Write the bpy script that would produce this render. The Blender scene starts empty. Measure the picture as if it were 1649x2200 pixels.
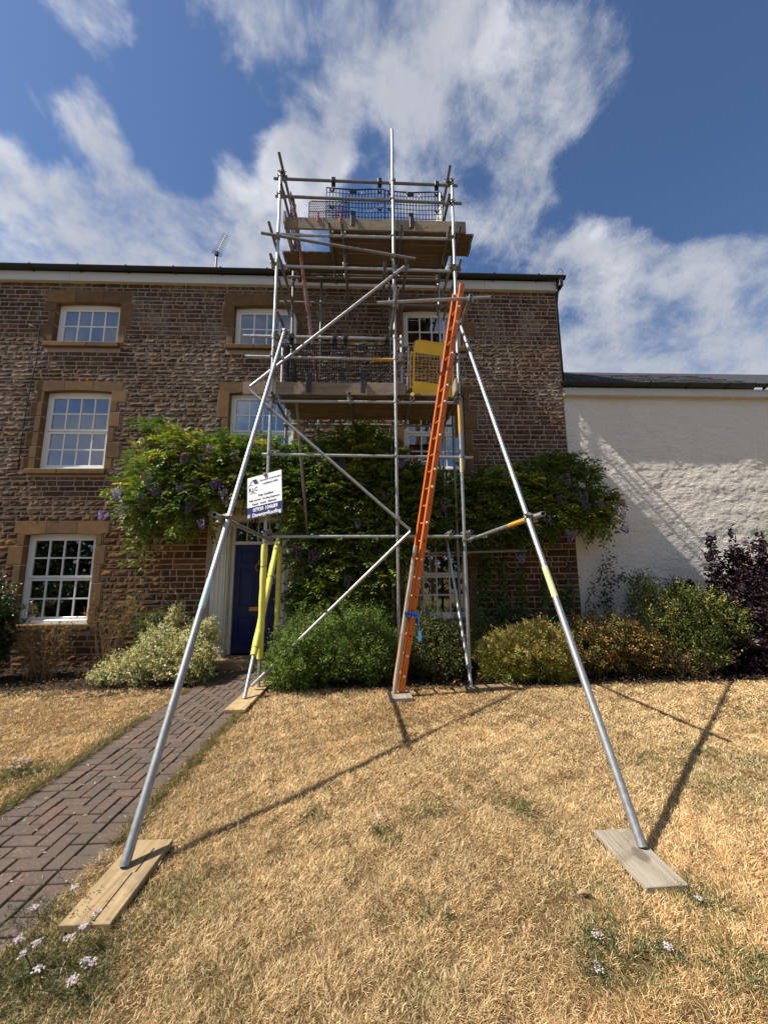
import bpy, bmesh, math, random
import numpy as np
from mathutils import Vector, Matrix, noise

random.seed(7)
RNG = np.random.default_rng(11)
SC = bpy.context.scene
COL = SC.collection
R_ = math.radians

# ------------------------------------------------------------------ camera
CAM_POS = (0.0, -7.25, 1.6)
YAW, PITCH, ROLL = R_(2.2), R_(8.85), R_(-0.43)
fw = Vector((math.sin(YAW) * math.cos(PITCH), math.cos(YAW) * math.cos(PITCH), math.sin(PITCH)))
r0 = Vector((math.cos(YAW), -math.sin(YAW), 0))
u0 = r0.cross(fw)
rt = r0 * math.cos(ROLL) + u0 * math.sin(ROLL)
up = u0 * math.cos(ROLL) - r0 * math.sin(ROLL)
cd = bpy.data.cameras.new('camera')
cd.sensor_fit = 'HORIZONTAL'
cd.sensor_width = 36.0
cd.lens = 36.0 * 830 / 1649
cd.clip_start = 0.05
cd.clip_end = 3000
cam = bpy.data.objects.new('camera', cd)
COL.objects.link(cam)
m3 = Matrix((rt, up, -fw)).transposed()
cam.matrix_world = Matrix.Translation(CAM_POS) @ m3.to_4x4()
SC.camera = cam

# ------------------------------------------------------------------ light
SUN_TO = Vector((-0.83, -0.14, 1.0)).normalized()
ELEV = math.asin(SUN_TO.z)
sl = bpy.data.lights.new('sun', 'SUN')
sl.energy = 4.8
sl.angle = R_(0.53)
sl.color = (1.0, 0.93, 0.82)
sun = bpy.data.objects.new('sun', sl)
COL.objects.link(sun)
sun.rotation_euler = (-SUN_TO).to_track_quat('-Z', 'Y').to_euler()
SC.view_settings.view_transform = 'Standard'
SC.view_settings.look = 'None'
SC.view_settings.exposure = 0.75
SC.view_settings.gamma = 1.0
SKY_STRENGTH = 0.10
CLOUD_WHITE = 5.6

# ------------------------------------------------------------------ node helper
class NT:
    def __init__(s, tree):
        s.t = tree
    def n(s, typ, **kw):
        nd = s.t.nodes.new(typ)
        for k, v in kw.items():
            if k == 'inp':
                for kk, vv in v.items():
                    if hasattr(vv, 'is_output'):
                        s.t.links.new(vv, nd.inputs[kk])
                    else:
                        nd.inputs[kk].default_value = vv
            else:
                setattr(nd, k, v)
        return nd
    def math(s, op, a, b=None, c=None, clamp=False):
        i = {0: a}
        if b is not None: i[1] = b
        if c is not None: i[2] = c
        return s.n('ShaderNodeMath', operation=op, use_clamp=clamp, inp=i).outputs[0]
    def ramp(s, fac, stops, interp='LINEAR'):
        nd = s.n('ShaderNodeValToRGB', inp={0: fac})
        cr = nd.color_ramp
        cr.interpolation = interp
        while len(cr.elements) < len(stops):
            cr.elements.new(0.5)
        for e, (p, c) in zip(cr.elements, stops):
            e.position = p
            e.color = tuple(c) + ((1.0,) if len(c) == 3 else ())
        return nd.outputs[0]
    def noise(s, vec, scale, detail=4, rough=0.55, dist=0.0, dim='3D'):
        i = {'Scale': scale, 'Detail': detail, 'Roughness': rough, 'Distortion': dist}
        if vec is not None: i['Vector'] = vec
        return s.n('ShaderNodeTexNoise', noise_dimensions=dim, inp=i).outputs['Fac']
    def mapping(s, vec, scale=(1, 1, 1), loc=(0, 0, 0), rot=(0, 0, 0)):
        return s.n('ShaderNodeMapping', inp={'Vector': vec, 'Scale': scale, 'Location': loc, 'Rotation': rot}).outputs[0]
    def mix(s, fac, a, b, blend='MIX'):
        nd = s.n('ShaderNodeMix', data_type='RGBA', blend_type=blend)
        for idx, v in ((0, fac), (6, a), (7, b)):
            if hasattr(v, 'is_output'):
                s.t.links.new(v, nd.inputs[idx])
            else:
                nd.inputs[idx].default_value = tuple(v) + ((1.0,) if (idx and len(v) == 3) else ()) if idx else v
        return nd.outputs[2]
    def vmath(s, op, a, b=None):
        i = {0: a}
        if b is not None: i[1] = b
        nd = s.n('ShaderNodeVectorMath', operation=op, inp=i)
        return nd.outputs['Value'] if op in ('DOT_PRODUCT', 'LENGTH') else nd.outputs[0]
    def maprange(s, v, a, b, c=0.0, d=1.0, smooth=True):
        return s.n('ShaderNodeMapRange', interpolation_type='SMOOTHSTEP' if smooth else 'LINEAR',
                   inp={0: v, 1: a, 2: b, 3: c, 4: d}).outputs[0]

# ------------------------------------------------------------------ sky with broken cloud
w = bpy.data.worlds.new('World')
SC.world = w
w.use_nodes = True
w.node_tree.nodes.clear()
N = NT(w.node_tree)
tc = N.n('ShaderNodeTexCoord').outputs['Generated']
sky = N.n('ShaderNodeTexSky', sky_type='NISHITA', sun_disc=False, sun_elevation=ELEV,
          sun_rotation=math.atan2(SUN_TO.x, SUN_TO.y), altitude=150.0, air_density=1.0, dust_density=0.6, ozone_density=2.2)
pr = N.mapping(tc, scale=(1.0, 1.0, 1.2), rot=(0, R_(-18), 0), loc=(0.37, 0.11, 0.6))
warp = N.n('ShaderNodeTexNoise', inp={'Vector': pr, 'Scale': 3.2, 'Detail': 3.0})
prw = N.vmath('ADD', pr, N.vmath('MULTIPLY', N.vmath('SUBTRACT', warp.outputs['Color'], (0.5, 0.5, 0.5)), (0.13, 0.13, 0.13)))
big = N.noise(prw, 4.6, 10, 0.60)
fine = N.noise(prw, 13.0, 9, 0.62)
# cloud banks: (direction, angular radius in degrees, weight); negative weights are the blue gaps
BANKS = [((-.032, .526, .85), 8, .30), ((.081, .493, .866), 8, .22), ((.168, .545, .821), 9, .26), ((.078, .617, .783), 6, .12),
         ((.22, .586, .78), 9, .32), ((.304, .585, .752), 6, .24), ((.191, .651, .734), 9, .30), ((.08, .67, .735), 6, .2), ((-.147, .601, .786), 5, .30),
         ((-.119, .643, .756), 5, .30), ((-.216, .681, .70), 8, .32), ((-.325, .662, .676), 8, .30), ((-.423, .64, .641), 8, .30),
         ((-.454, .593, .665), 4.5, .22), ((-.558, .589, .585), 7, .34), ((-.572, .55, .61), 4.5, .22), ((-.463, .512, .724), 3.6, .30),
         ((-.430, .535, .728), 3.2, .30), ((-.404, .457, .793), 4.5, .24), ((-.36, .455, .815), 3, .12), ((-.199, .491, .848), 6, .28), ((.334, .504, .796), 6, .32),
         ((.356, .447, .821), 7.5, .30), ((.462, .654, .599), 6, .22), ((.59, .66, .465), 9, .42), ((.451, .731, .512), 9, .44),
         ((.663, .593, .457), 9, .30), ((.343, .695, .632), 7, .24), ((.661, .638, .395), 13, .46), ((.5, .76, .42), 8, .3), ((.6, .70, .40), 8, .3), ((-.48, .65, .57), 7, .36), ((-.36, .70, .60), 7, .36), ((-.27, .73, .62), 6, .32), ((-.60, .62, .50), 7, .36), ((.45, .66, .60), 7, .2), ((.56, .64, .52), 7, .24), ((-.075, .60, .80), 4, .18)]
CLEAR = [((.50, .42, .75), 15, -.34), ((.62, .50, .60), 9, -.2), ((-.29, .56, .775), 8, -.24), ((-.53, .45, .72), 6, -.12), ((-.46, .47, .75), 3.5, -.10), ((-.30, .48, .82), 6, -.12), ((-.50, .56, .66), 3.5, -.2), ((-.44, .50, .745), 2.2, -.2), ((-.36, .60, .715), 5, -.22), ((-.20, .58, .79), 4, -.14), ((-.48, .61, .63), 3, -.16), ((.42, .60, .68), 6, -.2), ((.02, .60, .80), 3.0, -.22), ((.15, .61, .78), 3, -.1), ((.40, .70, .59), 3.5, -.16), ((.52, .65, .55), 3.5, -.18), ((.56, .58, .59), 5, -.1)]
acc = None
for (d, r, wt) in BANKS + CLEAR:
    dv = Vector(d).normalized()
    dt = N.vmath('DOT_PRODUCT', tc, tuple(dv))
    v = N.maprange(dt, math.cos(R_(r * 1.12)), 1.0, 0.0, wt)
    acc = v if acc is None else N.math('ADD', acc, v)
# unseen cloud added outside the view, thickened to whiten shade and window reflections
rest_ = N.maprange(N.noise(tc, 1.7, 3, 0.5), 0.30, 0.48, 0.0, 0.36)
rest_ = N.math('MULTIPLY', rest_, N.maprange(N.vmath('DOT_PRODUCT', tc, (0.03, 0.80, 0.60)), 0.72, 0.45))
acc = N.math('ADD', acc, rest_)
acc = N.math('MINIMUM', acc, 0.42)
dens = N.math('ADD', N.math('ADD', N.math('MULTIPLY', big, 1.50), N.math('MULTIPLY', fine, 0.74)), acc)
mask = N.maprange(dens, 1.20, 1.74)
shade = N.maprange(N.math('ADD', N.math('MULTIPLY', N.noise(prw, 5.5, 7, 0.55), 0.9), N.math('MULTIPLY', acc, 0.9)), 0.42, 0.92)
ccol = N.mix(shade, (CLOUD_WHITE * 1.0, CLOUD_WHITE * 1.01, CLOUD_WHITE * 1.04), (CLOUD_WHITE * 0.56, CLOUD_WHITE * 0.59, CLOUD_WHITE * 0.66))
sat = N.mix(1.0, sky.outputs[0], (0.53, 0.63, 0.75, 1.0), 'MULTIPLY')
out = N.mix(N.math('MULTIPLY', mask, 0.95), sat, ccol)
bg = N.n('ShaderNodeBackground', inp={0: out, 1: SKY_STRENGTH})
wo = N.n('ShaderNodeOutputWorld', inp={0: bg.outputs[0]})

# ------------------------------------------------------------------ materials
def new_mat(name):
    m = bpy.data.materials.new(name)
    m.use_nodes = True
    m.node_tree.nodes.clear()
    return m, NT(m.node_tree)

def finish(m, N, col, rough=0.7, metal=0.0, bump=None, bstr=0.3, bdist=0.01, spec=0.5, transl=None, extra=None):
    inp = {'Base Color': col if hasattr(col, 'is_output') else tuple(col) + (1.0,), 'Roughness': rough, 'Metallic': metal, 'Specular IOR Level': spec}
    b = N.n('ShaderNodeBsdfPrincipled', inp=inp)
    if extra:
        for k, v in extra.items():
            b.inputs[k].default_value = v
    if bump is not None:
        bn = N.n('ShaderNodeBump', inp={'Height': bump, 'Strength': bstr, 'Distance': bdist})
        N.t.links.new(bn.outputs[0], b.inputs['Normal'])
    sh = b.outputs[0]
    if transl:
        tr = N.n('ShaderNodeBsdfTranslucent', inp={0: col if hasattr(col, 'is_output') else tuple(col) + (1.0,)})
        sh = N.n('ShaderNodeMixShader', inp={0: transl, 1: sh, 2: tr.outputs[0]}).outputs[0]
    N.n('ShaderNodeOutputMaterial', inp={0: sh})
    return m

def OBJ(N): return N.n('ShaderNodeTexCoord').outputs['Object']
def POS(N): return N.n('ShaderNodeNewGeometry').outputs['Position']
def ATTR(N, nm='Col'): return N.n('ShaderNodeAttribute', attribute_name=nm).outputs['Color']

M = {}
# plain helper
def plain(key, col, rough=0.6, metal=0.0, var=0.12, scale=14, bstr=0.12, spec=0.5):
    m, N = new_mat(key)
    p = POS(N)
    nz = N.noise(p, scale, 5, 0.6)
    c = N.mix(nz, tuple(x * (1 - var) for x in col), tuple(min(1, x * (1 + var)) for x in col))
    M[key] = finish(m, N, c, rough, metal, N.noise(p, scale * 5, 4, 0.6), bstr, 0.004, spec)

# ironstone: tint per stone, lichen patches, rough quarry face
m, N = new_mat('ironstone')
p = POS(N)
base = ATTR(N)
g1 = N.noise(p, 38, 6, 0.65)
g2 = N.noise(p, 6, 4, 0.6)
c = N.mix(N.math('MULTIPLY', g1, 0.65), base, (0.045, 0.027, 0.02), 'MIX')
c = N.mix(N.maprange(g2, 0.5, 0.75, 0, 0.45), c, (0.13, 0.065, 0.028))
lich = N.noise(p, 1.1, 4, 0.6, 0.4)
lf = N.noise(p, 30, 6, 0.75, 0.8)
sp = N.n('ShaderNodeSeparateXYZ', inp={0: p})
hi = N.maprange(sp.outputs[2], 2.3, 3.6)
lm = N.math('MULTIPLY', N.maprange(N.math('ADD', N.math('MULTIPLY', lich, 0.60), N.math('MULTIPLY', lf, 0.95)), 0.77, 0.88), hi)
lc = N.mix(N.noise(p, 60, 3), (0.58, 0.50, 0.43), (0.34, 0.27, 0.22))
c = N.mix(N.math('MULTIPLY', lm, 0.55), c, lc)
fleck = N.math('MULTIPLY', N.maprange(N.noise(p, 44, 5, 0.78, 0.5), 0.565, 0.64), N.math('MULTIPLY', N.maprange(N.noise(p, 1.6, 4, 0.6, 0.5), 0.44, 0.60), hi))
c = N.mix(N.math('MULTIPLY', fleck, 0.85), c, (0.56, 0.49, 0.43))
M['stone'] = finish(m, N, c, 0.92, 0, N.math('ADD', N.noise(p, 34, 7, 0.68), N.math('MULTIPLY', N.noise(p, 110, 4, 0.6), 0.5)), 1.0, 0.045, 0.12)
# dressed orange surrounds
m, N = new_mat('dressed_ironstone')
p = POS(N)
g = N.noise(p, 9, 6, 0.65, 0.3)
c = N.ramp(g, [(0.25, (0.11, 0.066, 0.034)), (0.5, (0.18, 0.112, 0.056)), (0.75, (0.27, 0.18, 0.095))])
c = N.mix(N.maprange(N.noise(p, 3.0, 5, 0.65), 0.45, 0.7, 0, 0.75), c, (0.105, 0.07, 0.045))
lf = N.maprange(N.noise(p, 24, 6, 0.7, 0.5), 0.60, 0.72)
c = N.mix(N.math('MULTIPLY', lf, N.maprange(N.noise(p, 2.2, 3), 0.48, 0.62, 0, 0.7)), c, (0.42, 0.36, 0.30))
c = N.mix(N.maprange(N.noise(p, 19, 6, 0.72, 0.4), 0.50, 0.68, 0, 0.65), c, (0.085, 0.055, 0.035))
M['dressed'] = finish(m, N, N.mix(0.42, c, ATTR(N)), 0.9, 0, N.noise(p, 45, 6, 0.65), 0.5, 0.012, 0.15)
# mortar
m, N = new_mat('lime_mortar')
p = POS(N)
c = N.mix(N.noise(p, 5, 5, 0.65), (0.29, 0.225, 0.175), (0.47, 0.375, 0.295))
M['mortar'] = finish(m, N, c, 0.95, 0, N.noise(p, 70, 5, 0.7), 0.6, 0.01, 0.1)
# white rough render
m, N = new_mat('rough_white_render')
p = POS(N)
st = N.mapping(p, scale=(1.0, 1.0, 2.6))
b1 = N.noise(st, 8.5, 7, 0.62, 0.6)
b2 = N.noise(N.mapping(p, scale=(1, 1, 1.7)), 3.2, 4, 0.55, 0.3)
b3 = N.noise(st, 34, 4, 0.6, 0.2)
c = N.mix(N.noise(p, 1.3, 5, 0.6), (0.74, 0.685, 0.60), (0.84, 0.795, 0.72))
spz = N.n('ShaderNodeSeparateXYZ', inp={0: p}).outputs[2]
lowd = N.math('MULTIPLY', N.maprange(spz, 1.1, 0.2), N.maprange(N.noise(p, 4, 6, 0.7), 0.40, 0.62, 0, 0.55))
c = N.mix(lowd, c, (0.30, 0.25, 0.19))
drip = N.math('MULTIPLY', N.maprange(N.noise(N.mapping(p, scale=(9, 1, 0.35)), 1.0, 5, 0.65), 0.56, 0.74, 0, 0.28), N.maprange(N.noise(p, 0.9, 3), 0.42, 0.6))
c = N.mix(drip, c, (0.47, 0.42, 0.34))
M['render'] = finish(m, N, c, 0.9, 0, N.math('ADD', N.math('ADD', N.math('MULTIPLY', b1, 1.0), N.math('MULTIPLY', b2, 0.55)), N.math('MULTIPLY', b3, 0.40)), 0.6, 0.05, 0.2)
# galvanised tube
def steel(key, c0, c1, rough=0.42, metal=0.85):
    m, N = new_mat(key)
    o = POS(N)
    rnd = N.n('ShaderNodeObjectInfo').outputs['Random']
    g = N.noise(o, 17, 6, 0.68, 0.4)
    c = N.mix(g, c0, c1)
    c = N.mix(N.math('MULTIPLY', rnd, 0.35), c, (0.20, 0.20, 0.20))
    dirt = N.maprange(N.noise(o, 7, 6, 0.7, 0.3), 0.60, 0.72, 0, 0.6)
    c = N.mix(dirt, c, (0.17, 0.13, 0.10))
    sp_ = N.maprange(N.noise(o, 60, 3, 0.6), 0.66, 0.72, 0, 0.5)
    c = N.mix(sp_, c, (0.55, 0.52, 0.48))
    rg = N.maprange(N.noise(o, 28, 5, 0.6), 0.3, 0.7, rough - 0.08, rough + 0.16)
    M[key] = finish(m, N, c, rg, metal, N.noise(o, 90, 3), 0.08, 0.002)
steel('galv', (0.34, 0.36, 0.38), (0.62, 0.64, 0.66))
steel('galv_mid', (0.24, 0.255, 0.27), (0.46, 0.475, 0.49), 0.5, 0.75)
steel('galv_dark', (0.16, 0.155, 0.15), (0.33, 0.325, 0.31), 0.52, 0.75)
steel('coupler', (0.22, 0.20, 0.18), (0.48, 0.45, 0.40), 0.5, 0.8)
# wood boards
def wood(key, c0, c1, c2, along=0):
    m, N = new_mat(key)
    o = POS(N)
    s = [17, 17, 17]; s[along] = 1.3
    gr = N.noise(N.mapping(o, scale=tuple(s)), 1.0, 8, 0.68, 1.7)
    c = N.ramp(gr, [(0.28, c0), (0.52, c1), (0.75, c2)])
    kn = N.maprange(N.noise(N.mapping(o, scale=(2.2 if along == 0 else 7, 7, 7)), 1.0, 2, 0.4, 0.6), 0.66, 0.74, 0, 0.65)
    c = N.mix(kn, c, tuple(x * 0.35 for x in c0))
    sm = N.maprange(N.noise(o, 5.0, 7, 0.72, 0.6), 0.46, 0.66, 0, 0.55)
    c = N.mix(sm, c, (0.17, 0.14, 0.11))
    rnd = N.n('ShaderNodeObjectInfo').outputs['Random']
    c = N.mix(1.0, c, N.ramp(rnd, [(0, (0.78, 0.78, 0.78)), (1, (1.08, 1.06, 1.02))]), 'MULTIPLY')
    M[key] = finish(m, N, c, 0.85, 0, gr, 0.35, 0.006, 0.2)
wood('board_x', (0.17, 0.115, 0.065), (0.30, 0.21, 0.125), (0.40, 0.30, 0.19), 0)
wood('board_y', (0.30, 0.20, 0.10), (0.46, 0.33, 0.18), (0.56, 0.43, 0.26), 1)
wood('board_grey', (0.24, 0.20, 0.15), (0.38, 0.33, 0.26), (0.50, 0.45, 0.37), 1)
wood('toe_x', (0.19, 0.145, 0.105), (0.30, 0.24, 0.18), (0.38, 0.315, 0.245), 0)
wood('deck_x', (0.085, 0.058, 0.036), (0.15, 0.105, 0.065), (0.21, 0.15, 0.095), 0)  # wood tone darkened to carry the shadow under the decks
wood('pole_z', (0.20, 0.16, 0.12), (0.36, 0.30, 0.23), (0.48, 0.42, 0.34), 2)
plain('upvc', (0.78, 0.78, 0.77), 0.35, 0, 0.05, 6, 0.03)
plain('fascia', (0.58, 0.565, 0.53), 0.5, 0, 0.10, 3, 0.05)
plain('gutter', (0.010, 0.011, 0.014), 0.38, 0, 0.3, 4, 0.05)
plain('black', (0.012, 0.012, 0.013), 0.5, 0, 0.3, 10, 0.08)
plain('black_plastic', (0.013, 0.014, 0.016), 0.42, 0, 0.2, 10, 0.05)
plain('red_plastic', (0.36, 0.02, 0.015), 0.45, 0, 0.15, 10, 0.05)
plain('brown_red', (0.26, 0.03, 0.025), 0.5, 0, 0.2, 10, 0.05)
plain('paint_white', (0.66, 0.64, 0.58), 0.55, 0, 0.14, 7, 0.2)
plain('paint_cream', (0.60, 0.52, 0.39), 0.6, 0, 0.12, 5, 0.15)
plain('door_blue', (0.002, 0.012, 0.090), 0.36, 0, 0.15, 5, 0.04)
plain('brass', (0.60, 0.40, 0.12), 0.3, 0.9, 0.15, 20, 0.05)
plain('doorstep', (0.33, 0.23, 0.13), 0.85, 0, 0.25, 9, 0.3)
plain('orange', (0.60, 0.145, 0.020), 0.42, 0, 0.14, 9, 0.06)
plain('orange_faded', (0.42, 0.09, 0.04), 0.5, 0, 0.3, 12, 0.1)
m, N = new_mat('worn_red')
p = POS(N)
c = N.mix(N.maprange(N.noise(p, 5, 5, 0.7), 0.46, 0.56), (0.20, 0.17, 0.16), (0.40, 0.075, 0.04))
M['worn_red'] = finish(m, N, c, 0.6, 0, N.noise(p, 60, 3), 0.1, 0.004)
plain('rung', (0.58, 0.58, 0.58), 0.4, 0.8, 0.1, 20, 0.05)
plain('yellow_gate', (0.80, 0.52, 0.02), 0.4, 0, 0.16, 7, 0.06)
plain('yellow_foam', (0.72, 0.69, 0.15), 0.85, 0, 0.07, 8, 0.1, 0.2)
plain('blue_strap', (0.02, 0.11, 0.55), 0.6, 0, 0.2, 30, 0.2)
plain('blue_tag', (0.10, 0.36, 0.75), 0.5, 0, 0.1, 30, 0.05)
plain('tape_teal', (0.36, 0.50, 0.48), 0.5, 0, 0.2, 20, 0.05)
plain('tape_yellow', (0.52, 0.50, 0.26), 0.5, 0, 0.3, 20, 0.05)
plain('paint_orange', (0.62, 0.34, 0.06), 0.5, 0.2, 0.3, 20, 0.08)
plain('sign_white', (0.76, 0.77, 0.78), 0.4, 0, 0.06, 3, 0.03)
plain('navy', (0.012, 0.014, 0.11), 0.4, 0, 0.06, 4, 0.02)
plain('sign_grey', (0.30, 0.31, 0.36), 0.5, 0, 0.05, 4, 0.02)
plain('white_print', (0.82, 0.82, 0.82), 0.4, 0, 0.02, 4, 0.01)
plain('room_dark', (0.05, 0.042, 0.036), 0.9, 0, 0.3, 2, 0.05)
plain('curtain', (0.55, 0.52, 0.46), 0.9, 0, 0.1, 3, 0.05)
plain('blind', (0.64, 0.63, 0.60), 0.8, 0, 0.06, 3, 0.05)
plain('pot_white', (0.7, 0.69, 0.66), 0.4, 0, 0.05, 8, 0.03)
plain('alarm_cream', (0.60, 0.62, 0.40), 0.4, 0, 0.06, 8, 0.03)
plain('alarm_red', (0.22, 0.01, 0.012), 0.4, 0, 0.06, 8, 0.03)
plain('slate', (0.035, 0.035, 0.04), 0.8, 0, 0.45, 8, 0.3)
plain('bark', (0.12, 0.085, 0.055), 0.9, 0, 0.35, 20, 0.5)
plain('dry_stem', (0.26, 0.17, 0.085), 0.9, 0, 0.3, 20, 0.2)
plain('aerial_metal', (0.10, 0.10, 0.12), 0.5, 0.6, 0.2, 20, 0.05)
plain('lead_grey', (0.20, 0.21, 0.22), 0.6, 0.3, 0.2, 9, 0.1)
# window glass: thin pane, mirrors the sky at its fresnel rate, lets the rest through
m, N = new_mat('pane_glass')
p = POS(N)
bn = N.n('ShaderNodeBump', inp={'Height': N.noise(p, 2.2, 2, 0.5), 'Strength': 0.05, 'Distance': 0.02})
fr = N.n('ShaderNodeFresnel', inp={'IOR': 1.78, 'Normal': bn.outputs[0]})
gl = N.n('ShaderNodeBsdfGlossy', inp={'Color': (0.95, 0.97, 1.0, 1), 'Roughness': 0.015, 'Normal': bn.outputs[0]})
tr = N.n('ShaderNodeBsdfTransparent', inp={0: (0.80, 0.83, 0.82, 1)})
mx = N.n('ShaderNodeMixShader', inp={0: N.math('MULTIPLY', fr.outputs[0], 2.5, clamp=True), 1: tr.outputs[0], 2: gl.outputs[0]})
N.n('ShaderNodeOutputMaterial', inp={0: mx.outputs[0]})
M['glass'] = m
# foliage: colour per leaf from the attribute
def leafmat(key, transl=0.28, rough=0.5, spec=0.35):
    m, N = new_mat(key)
    c = ATTR(N)
    M[key] = finish(m, N, c, rough, 0, None, transl=transl, spec=spec)
leafmat('leaf')
leafmat('leaf_gloss', 0.2, 0.35, 0.5)
leafmat('leaf_dry', 0.15, 0.8, 0.15)
leafmat('petal', 0.35, 0.7, 0.2)
leafmat('straw', 0.25, 0.75, 0.2)
# paver
m, N = new_mat('clay_paver')
p = POS(N)
c = N.mix(N.noise(p, 26, 6, 0.7), N.mix(0.5, ATTR(N), (0.05, 0.035, 0.03)), ATTR(N))
c = N.mix(N.maprange(N.noise(p, 95, 3, 0.6), 0.60, 0.68, 0, 0.75), c, (0.40, 0.34, 0.30))
dirt = N.maprange(N.noise(p, 3.2, 6, 0.7, 0.4), 0.40, 0.62, 0.05, 0.8)
c = N.mix(dirt, c, (0.10, 0.083, 0.066))
c = N.mix(N.maprange(N.noise(p, 13, 5, 0.7, 0.8), 0.62, 0.70, 0, 0.55), c, (0.30, 0.29, 0.25))
M['paver'] = finish(m, N, c, 0.88, 0, N.noise(p, 70, 6, 0.7), 0.7, 0.010, 0.2)
# soil, lawn base, far ground
m, N = new_mat('bed_soil')
p = POS(N)
c = N.ramp(N.noise(p, 24, 7, 0.7), [(0.3, (0.022, 0.015, 0.010)), (0.55, (0.065, 0.045, 0.03)), (0.8, (0.13, 0.095, 0.065))])
M['soil'] = finish(m, N, c, 0.95, 0, N.noise(p, 30, 8, 0.7), 1.0, 0.04, 0.1)
m, N = new_mat('joint_sand')
p = POS(N)
M['joint'] = finish(m, N, N.mix(N.noise(p, 14, 5, 0.7), (0.035, 0.028, 0.021), (0.10, 0.082, 0.058)), 0.95, 0, N.noise(p, 60, 4), 0.5, 0.01, 0.1)
m, N = new_mat('parched_turf')
p = POS(N)
c = N.ramp(N.noise(p, 7, 8, 0.72, 0.5), [(0.28, (0.075, 0.045, 0.02)), (0.5, (0.17, 0.11, 0.05)), (0.75, (0.27, 0.185, 0.09))])
c = N.mix(N.maprange(N.noise(p, 90, 4, 0.7), 0.35, 0.6, 0.6, 0.0), c, (0.10, 0.06, 0.025))
M['turf'] = finish(m, N, c, 0.95, 0, N.noise(p, 60, 6, 0.7), 0.8, 0.03, 0.1)
m, N = new_mat('far_ground')
p = POS(N)
M['far_ground'] = finish(m, N, N.mix(N.noise(p, 0.4, 6, 0.6), (0.10, 0.085, 0.035), (0.24, 0.17, 0.075)), 0.95, 0, None, spec=0.1)

# ------------------------------------------------------------------ mesh helpers
def add(o):
    COL.objects.link(o)
    return o

def tag(o, label=None, cat=None, group=None, kind=None):
    if label: o['label'] = label
    if cat: o['category'] = cat
    if group: o['group'] = group
    if kind: o['kind'] = kind
    return o

def empty(name, loc=(0, 0, 0), label=None, cat=None, group=None, parent=None):
    o = bpy.data.objects.new(name, None)
    o.empty_display_size = 0.1
    o.location = loc
    add(o)
    if parent: o.parent = parent
    return tag(o, label, cat, group)

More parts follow.
